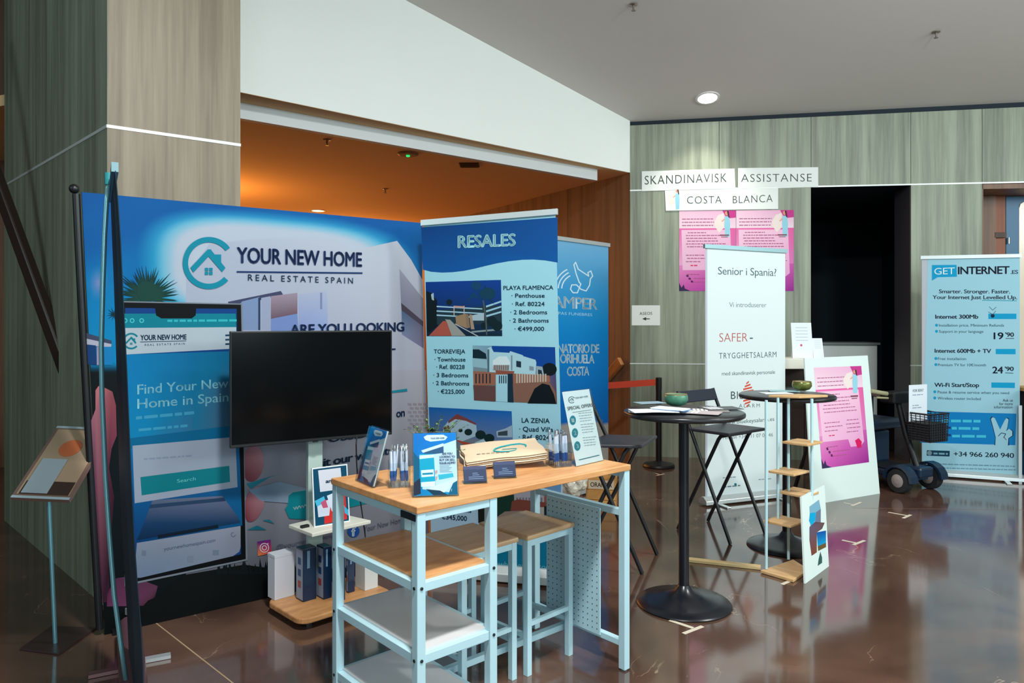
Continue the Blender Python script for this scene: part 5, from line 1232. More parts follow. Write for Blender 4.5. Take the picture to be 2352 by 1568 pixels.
PK = (222, 120, 178); PP = (170, 60, 150)
def pink(p, x0, y0, x1, y1, s_, fig=True, off=0, lilac=0):
    """pink information poster; bilinear placement between the four corners"""
    (ax, ay), (bx, by), (cx, cy_), (dx, dy) = x0, y0, x1, y1     # TL, TR, BR, BL
    def m(a, b): return (ax*(1-a)*(1-b)+bx*a*(1-b)+cx*a*b+dx*(1-a)*b, ay*(1-a)*(1-b)+by*a*(1-b)+cy_*a*b+dy*(1-a)*b)
    def q(pts, col): p.poly([m(*v) for v in pts], col)
    q([(0, 0), (1, 0), (1, .24), (0, .24)], [(236, 190, 212), (230, 170, 205), (238, 214, 226), (240, 216, 226)])
    q([(0, .22), (1, .22), (1, .7), (0, .7)], [(232, 110, 172), (226, 96, 160), (214, 120, 186), (238, 170, 210)])
    q([(0, .68), (1, .66), (1, 1), (0, 1)], [(230, 140, 196), (200, 90, 170), (150, 40, 140), (206, 90, 176)])
    q([(.76, 0), (1, 0), (1, .09), (.84, .1)], (198, 60, 140))
    q([(.04, .24), (.9, .24), (.93, .78), (.86, .82), (.64, .82), (.6, .74), (.06, .74)], [(242, 196, 220), (240, 190, 216), (232, 170, 208), (230, 160, 204), (232, 164, 206), (236, 176, 212), (240, 190, 218)])
    c = (170, 90, 130)
    for k, (a0, a1, b) in enumerate(((.05, .62, .11), (.05, .64, .15), (.05, .6, .19), (.15, .5, .28), (.12, .8, .315), (.12, .68, .35), (.14, .7, .385), (.12, .82, .42), (.14, .84, .455), (.12, .45, .56), (.14, .5, .6), (.12, .4, .64), (.6, .86, .55), (.58, .86, .59), (.6, .88, .63), (.58, .84, .67), (.14, .38, .8), (.26, .6, .85), (.26, .56, .895))):
        (xa, ya), (xb, yb) = m(a0, b), m(a1, b); p.words(xa, ya, xb, yb, max(1.4, 2.0*s_), c, k)
    (xa, ya), (xb, yb) = m(.2, .69), m(.32, .69); p.words(xa, ya, xb, yb, 2.6*s_, (220, 50, 100), 3)
    for k in range(3): q([(.12+.04*k, .80+.035*k), (.16+.04*k, .80+.035*k), (.17+.04*k, .825+.035*k), (.13+.04*k, .825+.035*k)], (96, 40, 90))
    q([(0, .9), (.04, .96), (.08, .92), (.1, .97), (.2, 1), (0, 1)], (60, 46, 86))
    x_, y_ = m(.84, .12); figure(p, x_, y_, 1.12*s_)
    q([(.72, .30), (.88, .30), (.88, .315), (.72, .315)], (120, 60, 80)); q([(.74, .325), (.86, .325), (.86, .335), (.74, .335)], (150, 90, 110))
    q([(.74, .76), (.82, .74), (.88, .78), (.86, .84), (.78, .84)], (216, 30, 96)) if off else None
t = quad_sheet('pink_poster', 'pink poster on the wall, the left one behind the white banner', 'poster', FW, [(1560, 668), (1560, 484), (1690, 483), (1690, 668)], M_PAPER, group='pink posters on the wood wall')
p = Print(FW, .98, n0=.0028); pink(p, (1560, 484), (1690, 483), (1690, 668), (1560, 668), 1); p.build('printed_picture', t)
t = quad_sheet('pink_poster', 'pink poster on the wall, the right one beside the dark opening', 'poster', FW, [(1691, 668), (1691, 483), (1823, 482), (1823, 668)], M_PAPER, group='pink posters on the wood wall')
p = Print(FW, .98, n0=.0028); pink(p, (1691, 483), (1823, 482), (1823, 668), (1691, 668), 1); p.build('printed_picture', t)

# console with a white top behind the poster board, with two standing cards
c0 = G(1806, 1092); cy0 = 6.55; zc = EYE-(824-HZ)*cy0/FPX
xa = (1790-1176)/FPX*cy0; t = thing('console_table', 'narrow white-topped console behind the tilted poster board', 'table', (xa+.2, cy0+.2, 0))
MB().box((xa, xa+.42), (cy0, cy0+.4), (zc-.09, zc)).build('table_top', mat('cream_laminate', (226, 226, 214), .5), t, bevel=.003)
for px in (xa+.03, xa+.39):
    for yy in (cy0+.03, cy0+.37): MB().box((px-.02, px+.02), (yy-.02, yy+.02), (0, zc-.09)).build('leg', mat('dark_umber', (60, 44, 38), .5), t)
MB().box((xa+.06, xa+.38), (cy0+.36, cy0+.38), (.35, zc-.09)).build('back_panel', mat('dark_umber', (60, 44, 38)), t)
MB().box((xa+.05, xa+.38), (cy0+.04, cy0+.36), (zc-.30, zc-.28)).build('shelf', mat('grey_blue_shelf', (120, 136, 140), .5), t)
def card(px0, px1, py0, py1, yy, label, dot):
    a = P(px0, py1, yy); b = P(px1, py1, yy); h = (py1-py0)/FPX*yy; a.z = zc+.001
    tl = a+Vector((0, .05, h)); F = leaning(a, (b.x, yy, a.z), tl); W = b.x-a.x
    s = thing('display_card', label, 'card', ((a.x+b.x)/2, yy, zc))
    MB().fbox(F, (0, W), (0, h), (-.003, 0)).build('card_face', mat('cool_white_card', (222, 230, 238), .5), s)
    MB().prism([a+Vector((.02, .003, 0)), a+Vector((.02, .09, 0)), F.at(.02, h*.7, -.004)], Vector((W-.04, 0, 0))).build('easel_back', mat('cool_white_card', (222, 230, 238)), s)
    p = Print(F, 1, n0=.0003)
    for k in range(5): p.poly([(W*.2, h*(.85-.09*k)), (W*.8, h*(.85-.09*k)), (W*.8, h*(.87-.09*k)), (W*.2, h*(.87-.09*k))], (190, 198, 210), uv=True)
    if dot: p.poly([(W*.45+.012*math.cos(k), h*.36+.012*math.sin(k)) for k in (0, 1, 2, 3, 4, 5)], (210, 90, 110), uv=True)
    p.build('printed_lines', s)
card(1821, 1868, 740, 822, 6.68, 'taller white display card with a small red mark on the console', True)
card(1869, 1893, 776, 822, 6.75, 'shorter white display card beside the taller one on the console', False)

# large white board with a pink poster, tilted back
bl = G(1866, 1159); br = G(2021, 1133); u = (br-bl).normalized(); nn = u.cross(DZ)
h = 1.185; tl = bl-nn*.16+DZ*h
F = leaning(bl+DZ*.001, br+DZ*.001, tl); W = (br-bl).length; H = (tl-bl).length
t = thing('poster_board', 'large white board with a pink poster leaning back on the floor', 'board', (bl+br)/2, math.atan2(u.y, u.x))
uvs = [F.uv(*c) for c in ((1866, 1159), (2021, 1133), (1993, 816), (1848, 822))]
MB().prism([F.at(a, b, -.012) for a, b in uvs], F.n*.012).build('board_panel', mat('white_foam_board', (216, 230, 226), .55), t)
MB().prism([F.at(W*.3, H*.7, -.012), bl+u*W*.3-nn*.40, bl+u*W*.3-nn*.42], u*.03).build('rear_strut', M_BLACK, t)
p = Print(F, .95, n0=.0008); pink(p, (1869, 844), (1978, 840), (1996, 1061), (1888, 1076), .9, off=1); p.build('printed_poster', t)

# belt stanchions with an orange-red belt
def stanchion(x, yy, label):
    s = thing('belt_stanchion', label, 'stanchion', (x, yy, 0), 0, 'black stanchions of the red belt')
    MB().lathe((x, yy, 0), [(.155, 0), (.16, .01), (.15, .028), (.06, .045), (.032, .06)], 36).build('base', M_BLACK, s, smooth=40)
    MB().lathe((x, yy, .05), [(.029, 0), (.029, .72), (.031, .72), (.031, .84), (.02, .845)], 20).build('post', M_BLACK, s, smooth=40)
    return s
sx = (1513-1176)/FPX*7.35; stanchion(sx, 7.35, 'black belt stanchion in front of the wood wall'); stanchion(.66, 6.9, 'black belt stanchion hidden behind the blue banner, holding the belt end')
mb = MB(); mb.bar((sx-.036, 7.343, .845), (.70, 6.92, .835), .004, .062); tag(mb.build('barrier_belt', mat('red_orange_webbing', (206, 62, 34), .7)), 'red orange barrier belt stretched from the black stanchion', 'belt')

# bar tables
def bartable(c, zt, rt, rb, label):
    x_, y_ = c; s = thing('bar_table', label, 'table', (x_, y_, 0))
    MB().lathe((x_, y_, 0), [(rb*.98, 0), (rb, .006), (rb*.97, .014), (rb*.75, .026), (rb*.45, .045), (rb*.2, .07), (.028, .10)], 48).build('base', mat('black_enamel', (18, 20, 27), .28), s, smooth=50)
    MB().lathe((x_, y_, .09), [(.0265, 0), (.0265, zt-.13)], 24).build('pole', mat('black_enamel', (18, 20, 27)), s, smooth=50)
    MB().lathe((x_, y_, zt-.045), [(.11, .0), (.11, .008), (.03, .018)], 24).build('mount_plate', M_BLACK, s)
    MB().lathe((x_, y_, zt-.027), [(rt-.012, 0), (rt-.002, .006), (rt, .014), (rt-.002, .023), (rt-.008, .027)], 64).build('tabletop', mat('black_tabletop', (30, 30, 34), .3), s, smooth=50)
T1 = (.888, 3.78); T2 = (1.78, 4.74); ZT1 = .996; ZT2 = .986
bartable(T1, ZT1, .307, .242, 'round black bar table in the middle, nearer one with the green bowl')
bartable(T2, ZT2, .299, .249, 'round black bar table farther back behind the open tower shelf')
def bowl(c, z, r, h, label, mo, mi):
    x_, y_ = c; s = thing('bowl', label, 'bowl', (x_, y_, z))
    MB().lathe((x_, y_, z), [(r*.45, .001), (r*.8, h*.15), (r*1.02, h*.5), (r, h*.85), (r*.93, h), (r*.88, h)], 32).build('bowl_body', mo, s, smooth=60)
    MB().lathe((x_, y_, z), [(r*.93, h*1.005), (r*.86, h*1.01), (r*.84, h*.9), (r*.01, h*.86)], 32, cap=False).build('bowl_inside', mi, s)
    MB().lathe((x_, y_, z), [(r*.95, h*.985), (r*.95, h*1.03), (r*.88, h*1.03), (r*.88, h*.985)], 32, cap=False).build('gold_rim', mat('gold_rim', (214, 150, 50), .3, .8), s)
bc_ = G(1553, 934, ZT1); bowl((bc_.x, bc_.y), ZT1+.006, .062, .062, 'speckled green bowl with gold rim on the nearer bar table', mat('sea_green_glaze', (70, 128, 104), .35, noise=(45, .5, .2)), mat('mint_inside', (180, 220, 196), .4))
bc_ = G(1842, 899, ZT2); bowl((bc_.x, bc_.y), ZT2+.008, .062, .06, 'gold and green glazed bowl on the farther bar table', mat('gold_green_glaze', (110, 116, 56), .25, .3, noise=(25, .6, .2)), mat('dark_green_inside', (30, 60, 44), .4))
def leaf(c, z, rz, w, d, m, label, grp, th=.0018, curl=0, pr=None):
    c = Vector((c[0], c[1], z)); x_ = Vector((math.cos(rz), math.sin(rz), 0)); y_ = Vector((-x_.y, x_.x, 0)); N = 5; vs = []
    for k in (0, 1):
        for i in range(N+1):
            for b_ in (-.5, .5): a_ = i/N-.5; vs.append(c+x_*(a_*w)+y_*(b_*d)+DZ*(k*th+curl*math.exp(-((a_)*4)**2)))
    fs = []; M = 2*(N+1)
    for i in range(N): q = 2*i; fs += [(q, q+1, q+3, q+2), (M+q, M+q+2, M+q+3, M+q+1), (q, q+2, M+q+2, M+q), (q+1, M+q+1, M+q+3, q+3)]
    fs += [(0, M, M+1, 1), (2*N, 2*N+1, M+2*N+1, M+2*N)]
    o = MB().add(vs, fs).build('leaflet', m); tag(o, label, 'leaflet', grp)
    if pr:
        mb = MB(); top_ = c+DZ*(th+.0004+curl*0)
        for k in range(4): mb.add([top_+x_*(-.4*w+k*.02)+y_*(-.4*d), top_+x_*(-.4*w+k*.02+.014)+y_*(-.4*d), top_+x_*(-.4*w+k*.02+.014)+y_*(.4*d), top_+x_*(-.4*w+k*.02)+y_*(.4*d)], [(0, 1, 2, 3)])
        if curl == 0: mb.build('printed_block', pr, o)
    return o
MP = mat('white_paper', (232, 236, 236)); MBL = mat('blue_cover', (30, 112, 180), .5); MGY = mat('grey_magazine', (120, 112, 110), .4); MDG = mat('dark_photo_page', (50, 48, 52), .4)
z = ZT1+.0008; g_ = 'white leaflets piled on the nearer bar table'
for k in range(6):
    c = G(1494+k*1.5, 944, z); leaf((c.x, c.y), z, -.12+.035*k, .225, .13, MP if k != 2 else MBL, 'leaflet in the fanned pile at the nearer table rim, '+['lowest', 'second from the bottom', 'blue one in the middle', 'third from the top', 'second from the top', 'topmost'][k], g_, .0022, .0025); z += .0026
for k in range(3):
    c = G(1543, 948, ZT1+.0008); leaf((c.x-.004*k, c.y+.004*k), ZT1+.0175+k*.0027, -.62-.04*k, .17, .10, MBL if k == 0 else MP, ['blue leaflet under two white ones at the front rim of the nearer bar table', 'white leaflet lying directly on the blue one at the nearer table rim', 'uppermost white leaflet at the nearer table rim, in front of the green bowl'][k], 'leaflets at the front rim of the nearer bar table', .0022, 0)
c = G(1492, 925, ZT1); leaf((c.x, c.y), ZT1+.0008, .3, .16, .10, mat('pale_blue_leaflet', (150, 180, 196), .5), 'pale blue leaflet behind the white pile on the nearer bar table', None)
g_ = 'magazines spread on the nearer bar table'
for k, (px, py, rz_, m_, lb) in enumerate(((1628, 943, -.2, MGY, 'grey magazine lying flat right of the green bowl'), (1655, 939, .2, MDG, 'dark photo page at the right side of the nearer bar table'), (1608, 950, -.45, mat('pale_pink_page', (190, 176, 176), .5), 'pale printed page lying in front of the green bowl'))):
    c = G(px, py, ZT1); leaf((c.x, c.y), ZT1+.0008+k*.0028, rz_, .20, .13, m_, lb, g_, .0022, 0, MP)
for k, (px, py, rz_, m_, lb) in enumerate(((1782, 903, .1, MP, 'white leaflet lying left of the bowl on the farther bar table'), (1800, 899, -.2, mat('mint_leaflet', (150, 196, 200), .5), 'pale turquoise leaflet on the farther bar table'))):
    c = G(px, py, ZT2); leaf((c.x, c.y), ZT2+.0008+k*.0028, rz_, .19, .11, m_, lb, 'leaflets on the farther bar table', .0022, 0)

# black folding bar stools
def foldstool(C0, wv, dv, W, zs, label):
    """C0 left foot of the backrest legs; wv width direction, dv towards the front"""
    C0 = Vector((C0[0], C0[1], 0)); wv = Vector((wv[0], wv[1], 0)).normalized(); dv = Vector((dv[0], dv[1], 0)).normalized()
    s = thing('folding_stool', label, 'stool', C0+wv*W/2+dv*.2, math.atan2(wv.y, wv.x), 'black folding bar stools')
    def q(a, tt, z_): return C0+wv*a+dv*tt+DZ*z_
    r_ = .0125
    for a in (0, W): MB().tube([q(a, 0, .003), q(a, .02, .05), q(a, .315, zs), q(a, .40, zs+.19), q(a, .42, zs+.25)], r_, 10).build('leg', M_BLACK, s, smooth=50)
    for a in (.028, W-.028): MB().tube([q(a, .44, .003), q(a, .42, .05), q(a, .11, zs-.05), q(a, .085, zs-.018)], r_, 10).build('leg', M_BLACK, s, smooth=50)
    MB().obox(q(0, 0, 0), wv, dv, DZ, (-.01, W+.01), (.0, .33), (zs-.014, zs+.006)).build('seat', mat('charcoal_seat', (44, 44, 52), .45), s, bevel=.006)
    f0 = q(0, .395, zs+.165); mb = MB(); up = (q(0, .42, zs+.25)-q(0, .385, zs+.155)).normalized(); nrm = wv.cross(up)
    mb.obox(f0, wv, up, nrm, (-.005, W+.005), (0, .085), (.006, .02)); mb.build('backrest', mat('dark_navy_vinyl', (22, 28, 44), .45), s, bevel=.006)
    MB().tube([q(.028, .09, zs-.03), q(W-.028, .09, zs-.03)], .009, 8).build('crossbar', M_BLACK, s)
foldstool((1.427, 4.78), (.3, .235), (-.645, .764), .395, .72, 'black folding stool with backrest behind the nearer bar table')
foldstool((.751, 4.22), (.16, .36), (-.955, .10), .38, .74, 'black folding stool at the right end of the desk, in front of the blue banner')

# open tower shelf
cx, cy_ = 1.668, 4.36
t = thing('tower_shelf', 'slim open tower shelf with white rods and small oak shelves', 'shelf', (cx, cy_, 0), PI/4)
M_ROD = mat('white_blue_rod', (186, 222, 230), .4); M_OAK2 = wood('light_oak_shelf', (196, 152, 100), (222, 184, 134), (18, 4, 4), .5)
pr = [G(1760, 1306, .02), G(1811, 1284, .02)]
rods = [(Vector((pr[0].x, pr[0].y, 0)), .02, 1.0), (Vector((pr[1].x, pr[1].y, 0)), .02, 1.0), (Vector((1.60, 4.40, 0)), .275, 1.0), (Vector((1.775, 4.33, 0)), .02, 1.0)]
for v, za, zb in rods: MB().tube([v+DZ*za, v+DZ*zb], .0085, 10).build('rod', M_ROD, t, smooth=50)
def dia(px, py, z_, hw, hd, th=.014, name='shelf'):
    c = G(px, py, z_)
    MB().prism([c+Vector((-hw, 0, -th)), c+Vector((-hw*.1, -hd, -th)), c+Vector((hw, 0, -th)), c+Vector((hw*.1, hd, -th))], DZ*th).build(name, M_OAK2, t, bevel=.003)
dia(1843, 1013, .742, .122, .11); dia(1812, 1080, .57, .122, .11); dia(1836, 1128, .437, .118, .13); dia(1803, 1194, .275, .13, .12)
c = G(1837, 912, 1.0); MB().prism([c+Vector((-.19, .0, 0)), c+Vector((-.03, -.075, 0)), c+Vector((.17, .0, 0)), c+Vector((.02, .075, 0))], DZ*.014).build('top_shelf', M_OAK2, t, bevel=.003)
bp = [G(1747, 1309, .018), G(1822, 1331, .018), G(1858, 1307, .018), G(1822, 1284, .018)]; MB().prism([v-DZ*.016 for v in bp], DZ*.016).build('base_board', M_OAK2, t, bevel=.002)
a, b = G(1572, 1287), G(1752, 1306); mb = MB(); mb.bar(a+DZ*.009, b+DZ*.009+Vector((-.012, 0, 0)), .052, .014)
tag(mb.build('floor_lath', wood('pale_pine', (206, 174, 116), (226, 200, 146), (3, 3, 3), .5)), 'flat pale wooden lath lying on the floor behind the bar table pole', 'lath')

# framed picture propped against the tower shelf
bl = G(1850, 1340); br = G(1904, 1300); u = (br-bl).normalized(); nn = u.cross(DZ)
tl = bl-nn*.07+DZ*(EYE-(1141-HZ)*(bl.y+.06)/FPX); F = leaning(bl+DZ*.001, br+DZ*.001, tl); W = (br-bl).length; H = (tl-bl).length
t = thing('leaning_picture', 'white picture board with seaside photos leaning against the tower shelf', 'picture', (bl+br)/2, math.atan2(u.y, u.x))
uvs = [F.uv(*c) for c in ((1850, 1340), (1904, 1300), (1894, 1113), (1841, 1141))]
MB().prism([F.at(a, b, -.010) for a, b in uvs], F.n*.010).build('board_panel', mat('white_foam_board', (216, 230, 226)), t)
p = Print(F, 1.0, n0=.0006)
p.poly([(1859, 1163), (1881, 1147), (1885, 1168), (1884, 1200), (1861, 1212)], (120, 168, 190)); p.poly([(1860, 1178), (1873, 1176), (1874, 1192), (1864, 1208), (1858, 1196)], (10, 160, 206)); p.poly([(1874, 1176), (1885, 1168), (1885, 1206), (1872, 1200)], (106, 116, 136))
p.poly([(1859, 1210), (1872, 1198), (1894, 1200), (1888, 1214), (1876, 1222), (1876, 1268), (1864, 1276), (1859, 1240)], [(96, 84, 110), (84, 66, 80), (104, 74, 70), (80, 60, 74), (100, 80, 90), (124, 70, 50), (120, 62, 44), (100, 76, 76)])
p.poly([(1876, 1222), (1897, 1218), (1897, 1246), (1878, 1254)], [(14, 80, 160), (16, 70, 160), (16, 150, 200), (10, 150, 200)]); p.poly([(1878, 1254), (1897, 1246), (1897, 1256), (1879, 1265)], (104, 84, 50))
p.poly([(1884, 1266), (1888, 1280), (1888, 1292), (1878, 1299), (1880, 1284)], (50, 92, 84))
p.build('printed_picture', t)

# mobility scooter
XS, YS = 3.48, 6.30
t = thing('mobility_scooter', 'dark blue mobility scooter with a front basket beside the internet banner', 'scooter', (XS-.1, YS+.4, 0), math.radians(-14))
ax_ = Vector((.88, -.47, 0)).normalized(); ay_ = Vector((.47, .88, 0)).normalized()       # forward leans to the right and to the viewer
SO = Vector((XS, YS, 0))
def sc(f, s_, z_): return SO+FWD*f+SID*s_+DZ*z_
FWD = Vector((.42, -.907, 0)); SID = Vector((.907, .42, 0))
M_TYRE = mat('black_tyre', (24, 26, 30), .7); M_HUB = mat('beige_grey_hub', (150, 138, 134), .5); M_BODY = mat('midnight_blue_plastic', (20, 40, 62), .35)
def wheel(f, s_, r, w):
    c = sc(f, s_, r); o = MB().lathe(c-SID*w/2, [(r*.6, 0), (r*.93, 0), (r, w*.2), (r, w*.8), (r*.93, w), (r*.6, w)], 28, ax=SID).build('wheel', M_TYRE, t, smooth=40)
    for k in (-1, 1): MB().lathe(c+SID*k*w*.46, [(r*.62, 0), (r*.5, k*.004), (r*.2, k*.012), (.001, k*.012)], 20, ax=SID, cap=False).build('hub_cap', M_HUB, o)
for f, s_ in ((.0, -.20), (.0, .18), (-.70, -.22), (-.70, .22)): wheel(f, s_, .105, .075)
MB().obox(SO, FWD, SID, DZ, (-.78, -.08), (-.2, .2), (.12, .17)).build('deck', M_BODY, t, bevel=.01)
MB().obox(SO, FWD, SID, DZ, (-.40, -.12), (-.17, .17), (.17, .18)).build('foot_mat', M_BLKP, t)
for s_ in (-.20, .18):
    pts = [sc(.14*math.cos(a_), s_-.045, .105+.135*math.sin(a_)) for a_ in [PI*k/8 for k in range(9)]]+[sc(.115*math.cos(a_), s_-.045, .105+.115*math.sin(a_)) for a_ in [PI*k/8 for k in range(8, -1, -1)]]
    MB().prism(pts, SID*.09).build('fender', M_BODY, t)
MB().tube([sc(0, -.2, .105), sc(0, .18, .105)], .018, 10).build('axle', mat('blue_grey_axle', (50, 84, 116), .4, .5), t)
MB().obox(SO, FWD, SID, DZ, (-.1, .11), (-.1, .08), (.13, .22)).build('front_cowl', M_BODY, t, bevel=.02)
MB().tube([sc(.02, -.01, .2), sc(-.09, -.01, .48), sc(-.17, -.01, .78)], .026, 12).build('tiller', M_BLKP, t, smooth=50)
MB().obox(sc(-.19, -.01, .79), FWD, SID, DZ, (-.07, .08), (-.12, .12), (-.05, .05)).build('control_panel', M_BLKP, t, bevel=.015)
hbk = MB().tube([sc(-.18, -.30, .85), sc(-.15, -.14, .82), sc(-.15, .12, .82), sc(-.18, .28, .85)], .012, 10).build('handlebar', M_BLKP, t, smooth=50)
M_GRIP = mat('cream_foam_grip', (150, 146, 112), .7)
MB().tube([sc(-.18, -.34, .855), sc(-.16, -.16, .825)], .02, 10).build('grip', M_GRIP, hbk, smooth=50); MB().tube([sc(-.18, .32, .855), sc(-.16, .16, .825)], .02, 10).build('grip', M_GRIP, hbk, smooth=50)
MB().tube([sc(-.15, -.3, .80), sc(-.14, -.17, .79)], .009, 8).build('lever', M_GRIP, hbk)
# basket: mesh of thin bars
bk = MB(); bx0, bx1, by0, by1, bz0, bz1 = .0, .2, -.115, .135, .45, .68
base_ = lambda f, s_, z_: sc(f-.02*(1-(z_-bz0)/(bz1-bz0))*0, s_*(.88+.12*(z_-bz0)/(bz1-bz0)), z_)
o = MB(); 
for z_ in (bz1,): o.tube([base_(bx0, by0, z_), base_(bx1, by0, z_), base_(bx1, by1, z_), base_(bx0, by1, z_), base_(bx0, by0, z_)], .008, 8)
bsk = o.build('basket', M_BLACK, t)
MB().obox(SO, FWD, SID, DZ, (bx0, bx1), (by0*.88, by1*.88), (bz0, bz0+.006)).build('basket_floor', M_BLACK, bsk)
o = MB()
for z_ in [bz0+(bz1-bz0)*k/11 for k in range(12)]:
    o.tube([base_(bx0, by0, z_), base_(bx1, by0, z_), base_(bx1, by1, z_), base_(bx0, by1, z_), base_(bx0, by0, z_)], .0032, 5)
for k in range(9):
    s_ = by0+(by1-by0)*k/8
    for f in (bx0, bx1): o.tube([base_(f, s_, bz0), base_(f, s_, bz1)], .0036, 5)
for k in range(6):
    f = bx0+(bx1-bx0)*k/5
    for s_ in (by0, by1): o.tube([base_(f, s_, bz0), base_(f, s_, bz1)], .0036, 5)
tag(o.build('basket_mesh', M_BLACK, bsk), kind='stuff')
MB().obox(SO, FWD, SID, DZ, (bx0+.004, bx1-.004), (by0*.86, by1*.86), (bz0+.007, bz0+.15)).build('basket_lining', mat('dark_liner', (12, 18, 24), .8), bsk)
MB().bar(sc(-.11, -.01, .57), sc(bx0-.008, -.01, .57), .03).build('basket_bracket', M_BLACK, t)
# seat
MB().tube([sc(-.50, 0, .17), sc(-.50, 0, .47)], .03, 12).build('seat_post', M_BLKP, t)
MB().obox(sc(-.50, 0, 0), FWD, SID, DZ, (-.22, .22), (-.22, .22), (.49, .58)).build('seat', mat('dark_blue_vinyl', (20, 36, 56), .4), t, bevel=.03)
br_ = MB(); up = (DZ-FWD*.2).normalized(); br_.obox(sc(-.70, 0, .58), SID, up, SID.cross(up), (-.21, .21), (0, .42), (-.035, .035)); br_.build('backrest', mat('dark_blue_vinyl', (20, 36, 56)), t, bevel=.03)
for s_ in (-.27, .27): MB().obox(sc(-.50, s_, 0), FWD, SID, DZ, (-.2, .16), (-.03, .03), (.74, .785)).build('armrest', mat('dull_pink_armrest', (110, 88, 84), .6), t, bevel=.01); MB().bar(sc(-.66, s_, .57), sc(-.66, s_, .74), .025).build('armrest_post', M_BLKP, t)
MB().obox(sc(-.50, 0, 0), FWD, SID, DZ, (-.26, .1), (-.19, .19), (.172, .46)).build('battery_box', M_BODY, t, bevel=.02)
# paper notice tucked into the basket
a = P(2079, 958, 5.93); b = P(2129, 958, 5.99); yb_ = 5.95
a = sc(bx0+.03, by0+.005, bz0+.155); b = sc(bx0+.03, by0+.20, bz0+.155)
u = (b-a).normalized(); nn = u.cross(DZ); tl = a-nn*.03*1+DZ*.30+nn*.0; F = leaning(a, b, a-nn*-.0+DZ*.32-u*.015)
W = (b-a).length
t = thing('paper_notice', 'white paper notice standing in the scooter basket', 'sign', (a+b)/2, math.atan2(u.y, u.x))
MB().fbox(F, (-.02, W+.015), (0, .31), (-.0015, 0)).build('paper', mat('cool_white_card', (222, 230, 238)), t)
p = Print(F, 1, n0=.0004)
for k, (zz, l_) in enumerate(((.22, .8), (.13, .6), (.11, .7))): p.words(*F.px(W*.12, zz), *F.px(W*l_, zz), 2, (140, 156, 170), k)
p.build('printed_lines', t)
T(F, 'FOR RENT', F.px(W*.14, .25), F.px(W*.84, .25), 6, (110, 124, 136), t, 0, 1, n=.0025)

# crate, plastic bag and cloth on the floor behind the pegboard
xx = Vector((math.cos(-.2), math.sin(-.2), 0)); yy = Vector((-xx.y, xx.x, 0))
C0 = Vector((.572, 5.66, 0)); t = thing('wooden_crate', 'wooden crate with burnt lettering on the floor behind the folding stool', 'crate', C0+xx*.115+yy*.1, -.2)
mw = wood('orange_pine', (170, 118, 58), (196, 146, 80), (3, 20, 3), .5)
def cb_(a_, b_, z_): return MB().obox(C0, xx, yy, DZ, a_, b_, z_)
for k in range(3):
    z_ = .004+k*.079; z2 = z_+.074
    cb_((0, .23), (0, .010), (z_, z2)).build('slat', mw, t); cb_((0, .23), (.19, .2), (z_, z2)).build('slat', mw, t)
    cb_((0, .010), (.010, .19), (z_, z2)).build('slat', mw, t); cb_((.22, .23), (.010, .19), (z_, z2)).build('slat', mw, t)
for a_ in (.010, .205): cb_((a_, a_+.015), (.010, .025), (0, .238)).build('corner_post', mw, t); cb_((a_, a_+.015), (.175, .19), (0, .238)).build('corner_post', mw, t)
cb_((.010, .22), (.025, .175), (.004, .012)).build('crate_floor', mw, t)
FC = Frame(C0, xx, DZ)
cb_((.02, .215), (-.001, .0), (.166, .232)).build('white_label', mat('cream_label', (190, 174, 150), .7), t)
T(FC, 'ORANZA', FC.px(.035, .182), FC.px(.20, .182), 10, (96, 70, 52), t, .01, .95, n=.0025)
bm = bmesh.new(); bmesh.ops.create_icosphere(bm, subdivisions=4, radius=1); vs = []
cc = Vector((.455, 5.52, .232)); fs = [tuple(v.index for v in f.verts) for f in bm.faces]
for v in bm.verts:
    q = v.co; k = 1+.28*mn.noise(q*2.1)+.12*abs(mn.noise(q*6)); vs.append(cc+Vector((q.x*.105*k, q.y*.09*k, q.z*.10*k)))
bm.free()
bag = MB().add(vs, fs).build('plastic_bag', mat('crumpled_clear_plastic', (196, 190, 174), .25, noise=(20, .25, .6)))
tag(bag, 'crumpled pale plastic bag resting on a low box behind the pegboard', 'bag')
bx_ = MB().obox((cc.x, cc.y, 0), xx, yy, DZ, (-.10, .07), (-.08, .08), (0, .13)).build('low_box', mat('red_brown_carton', (120, 66, 44), .7)); tag(bx_, 'low red brown carton under the crumpled plastic bag', 'box')
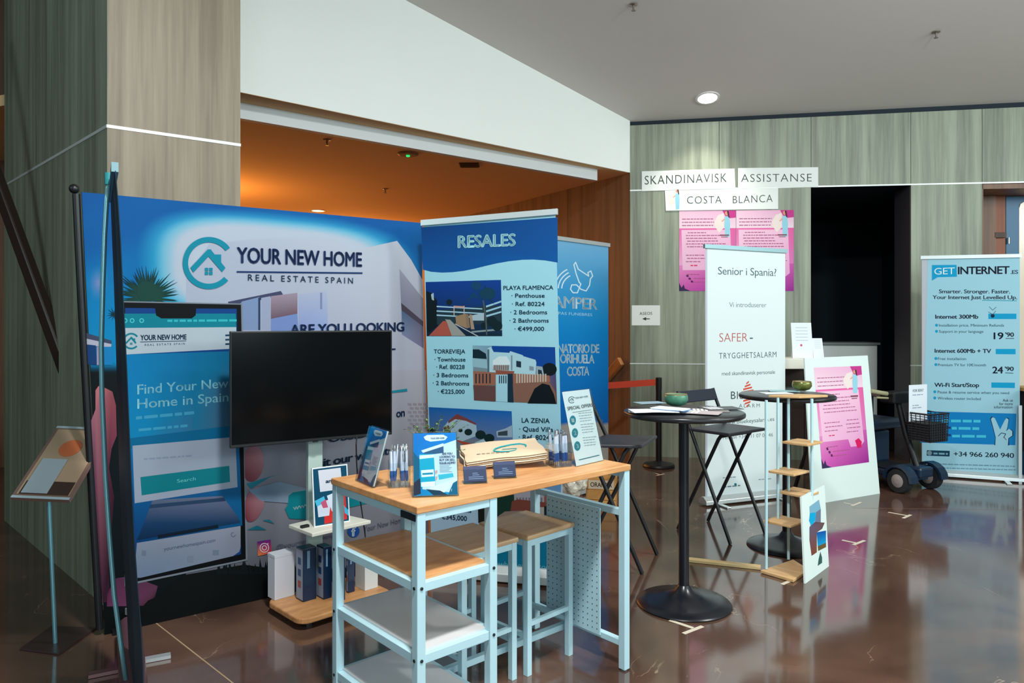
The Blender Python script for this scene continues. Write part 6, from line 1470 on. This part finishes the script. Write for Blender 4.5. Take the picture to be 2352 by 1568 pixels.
bag.location.z = .13

# floor marking tapes
M_TAPE = mat('worn_white_tape', (206, 196, 176), .6)
def tape(pts, label):
    """two short strips meeting on the floor"""
    P0 = [G(*q) for q in pts]; c = P0[1]; t = thing('floor_tape', label, 'tape mark', c, 0, 'white tape marks on the floor')
    for k in (0, 1):
        a_, b_ = (P0[0], P0[1]) if k == 0 else (P0[2], P0[3]); d = (b_-a_); d.normalize(); sd = Vector((-d.y, d.x, 0))*.011
        z_ = .0004+.0004*k
        MB().prism([a_+sd+DZ*z_, a_-sd+DZ*z_, b_-sd+DZ*z_, b_+sd+DZ*z_], DZ*.0004).build('tape_strip', M_TAPE, t)
tape([(1538, 1424), (1592, 1442), (1570, 1455), (1614, 1438)], 'white tape mark in front of the round base of the nearer bar table')
tape([(1770, 1318), (1822, 1336), (1796, 1342), (1824, 1330)], 'white tape mark at the front corner of the tower shelf base')
tape([(1934, 1240), (1968, 1247), (1960, 1251), (1986, 1241)], 'small white tape mark right of the leaning picture')
tape([(2040, 1176), (2090, 1185), (2074, 1190), (2092, 1182)], 'white tape mark between the poster board and the scooter')
tape([(1938, 1154), (1960, 1159), (1956, 1162), (1978, 1153)], 'faint white tape mark just in front of the poster board')
tape([(1506, 1087), (1514, 1089), (1508, 1092), (1526, 1088)], 'tiny white tape mark near the black stanchion base')

# table at the right edge of the frame
c = (4.72, 6.6); zt = EYE-(893-HZ)*6.5/FPX
t = thing('side_table', 'tan topped table with a black cloth, cut off by the right edge', 'table', (c[0]+.3, c[1], 0))
MB().box((c[0]-.10, c[0]+.6), (c[1]-.25, c[1]+.25), (zt-.03, zt)).build('table_top', mat('tan_laminate', (196, 150, 90), .5), t)
MB().box((c[0]-.075, c[0]+.58), (c[1]-.23, c[1]+.23), (.28, zt-.03)).build('black_cloth', mat('black_cloth', (18, 20, 26), .8), t)
MB().box((c[0]-.07, c[0]+.57), (c[1]-.22, c[1]+.22), (0, .28)).build('blue_crate', mat('blue_crate_plastic', (16, 70, 110), .5), t)
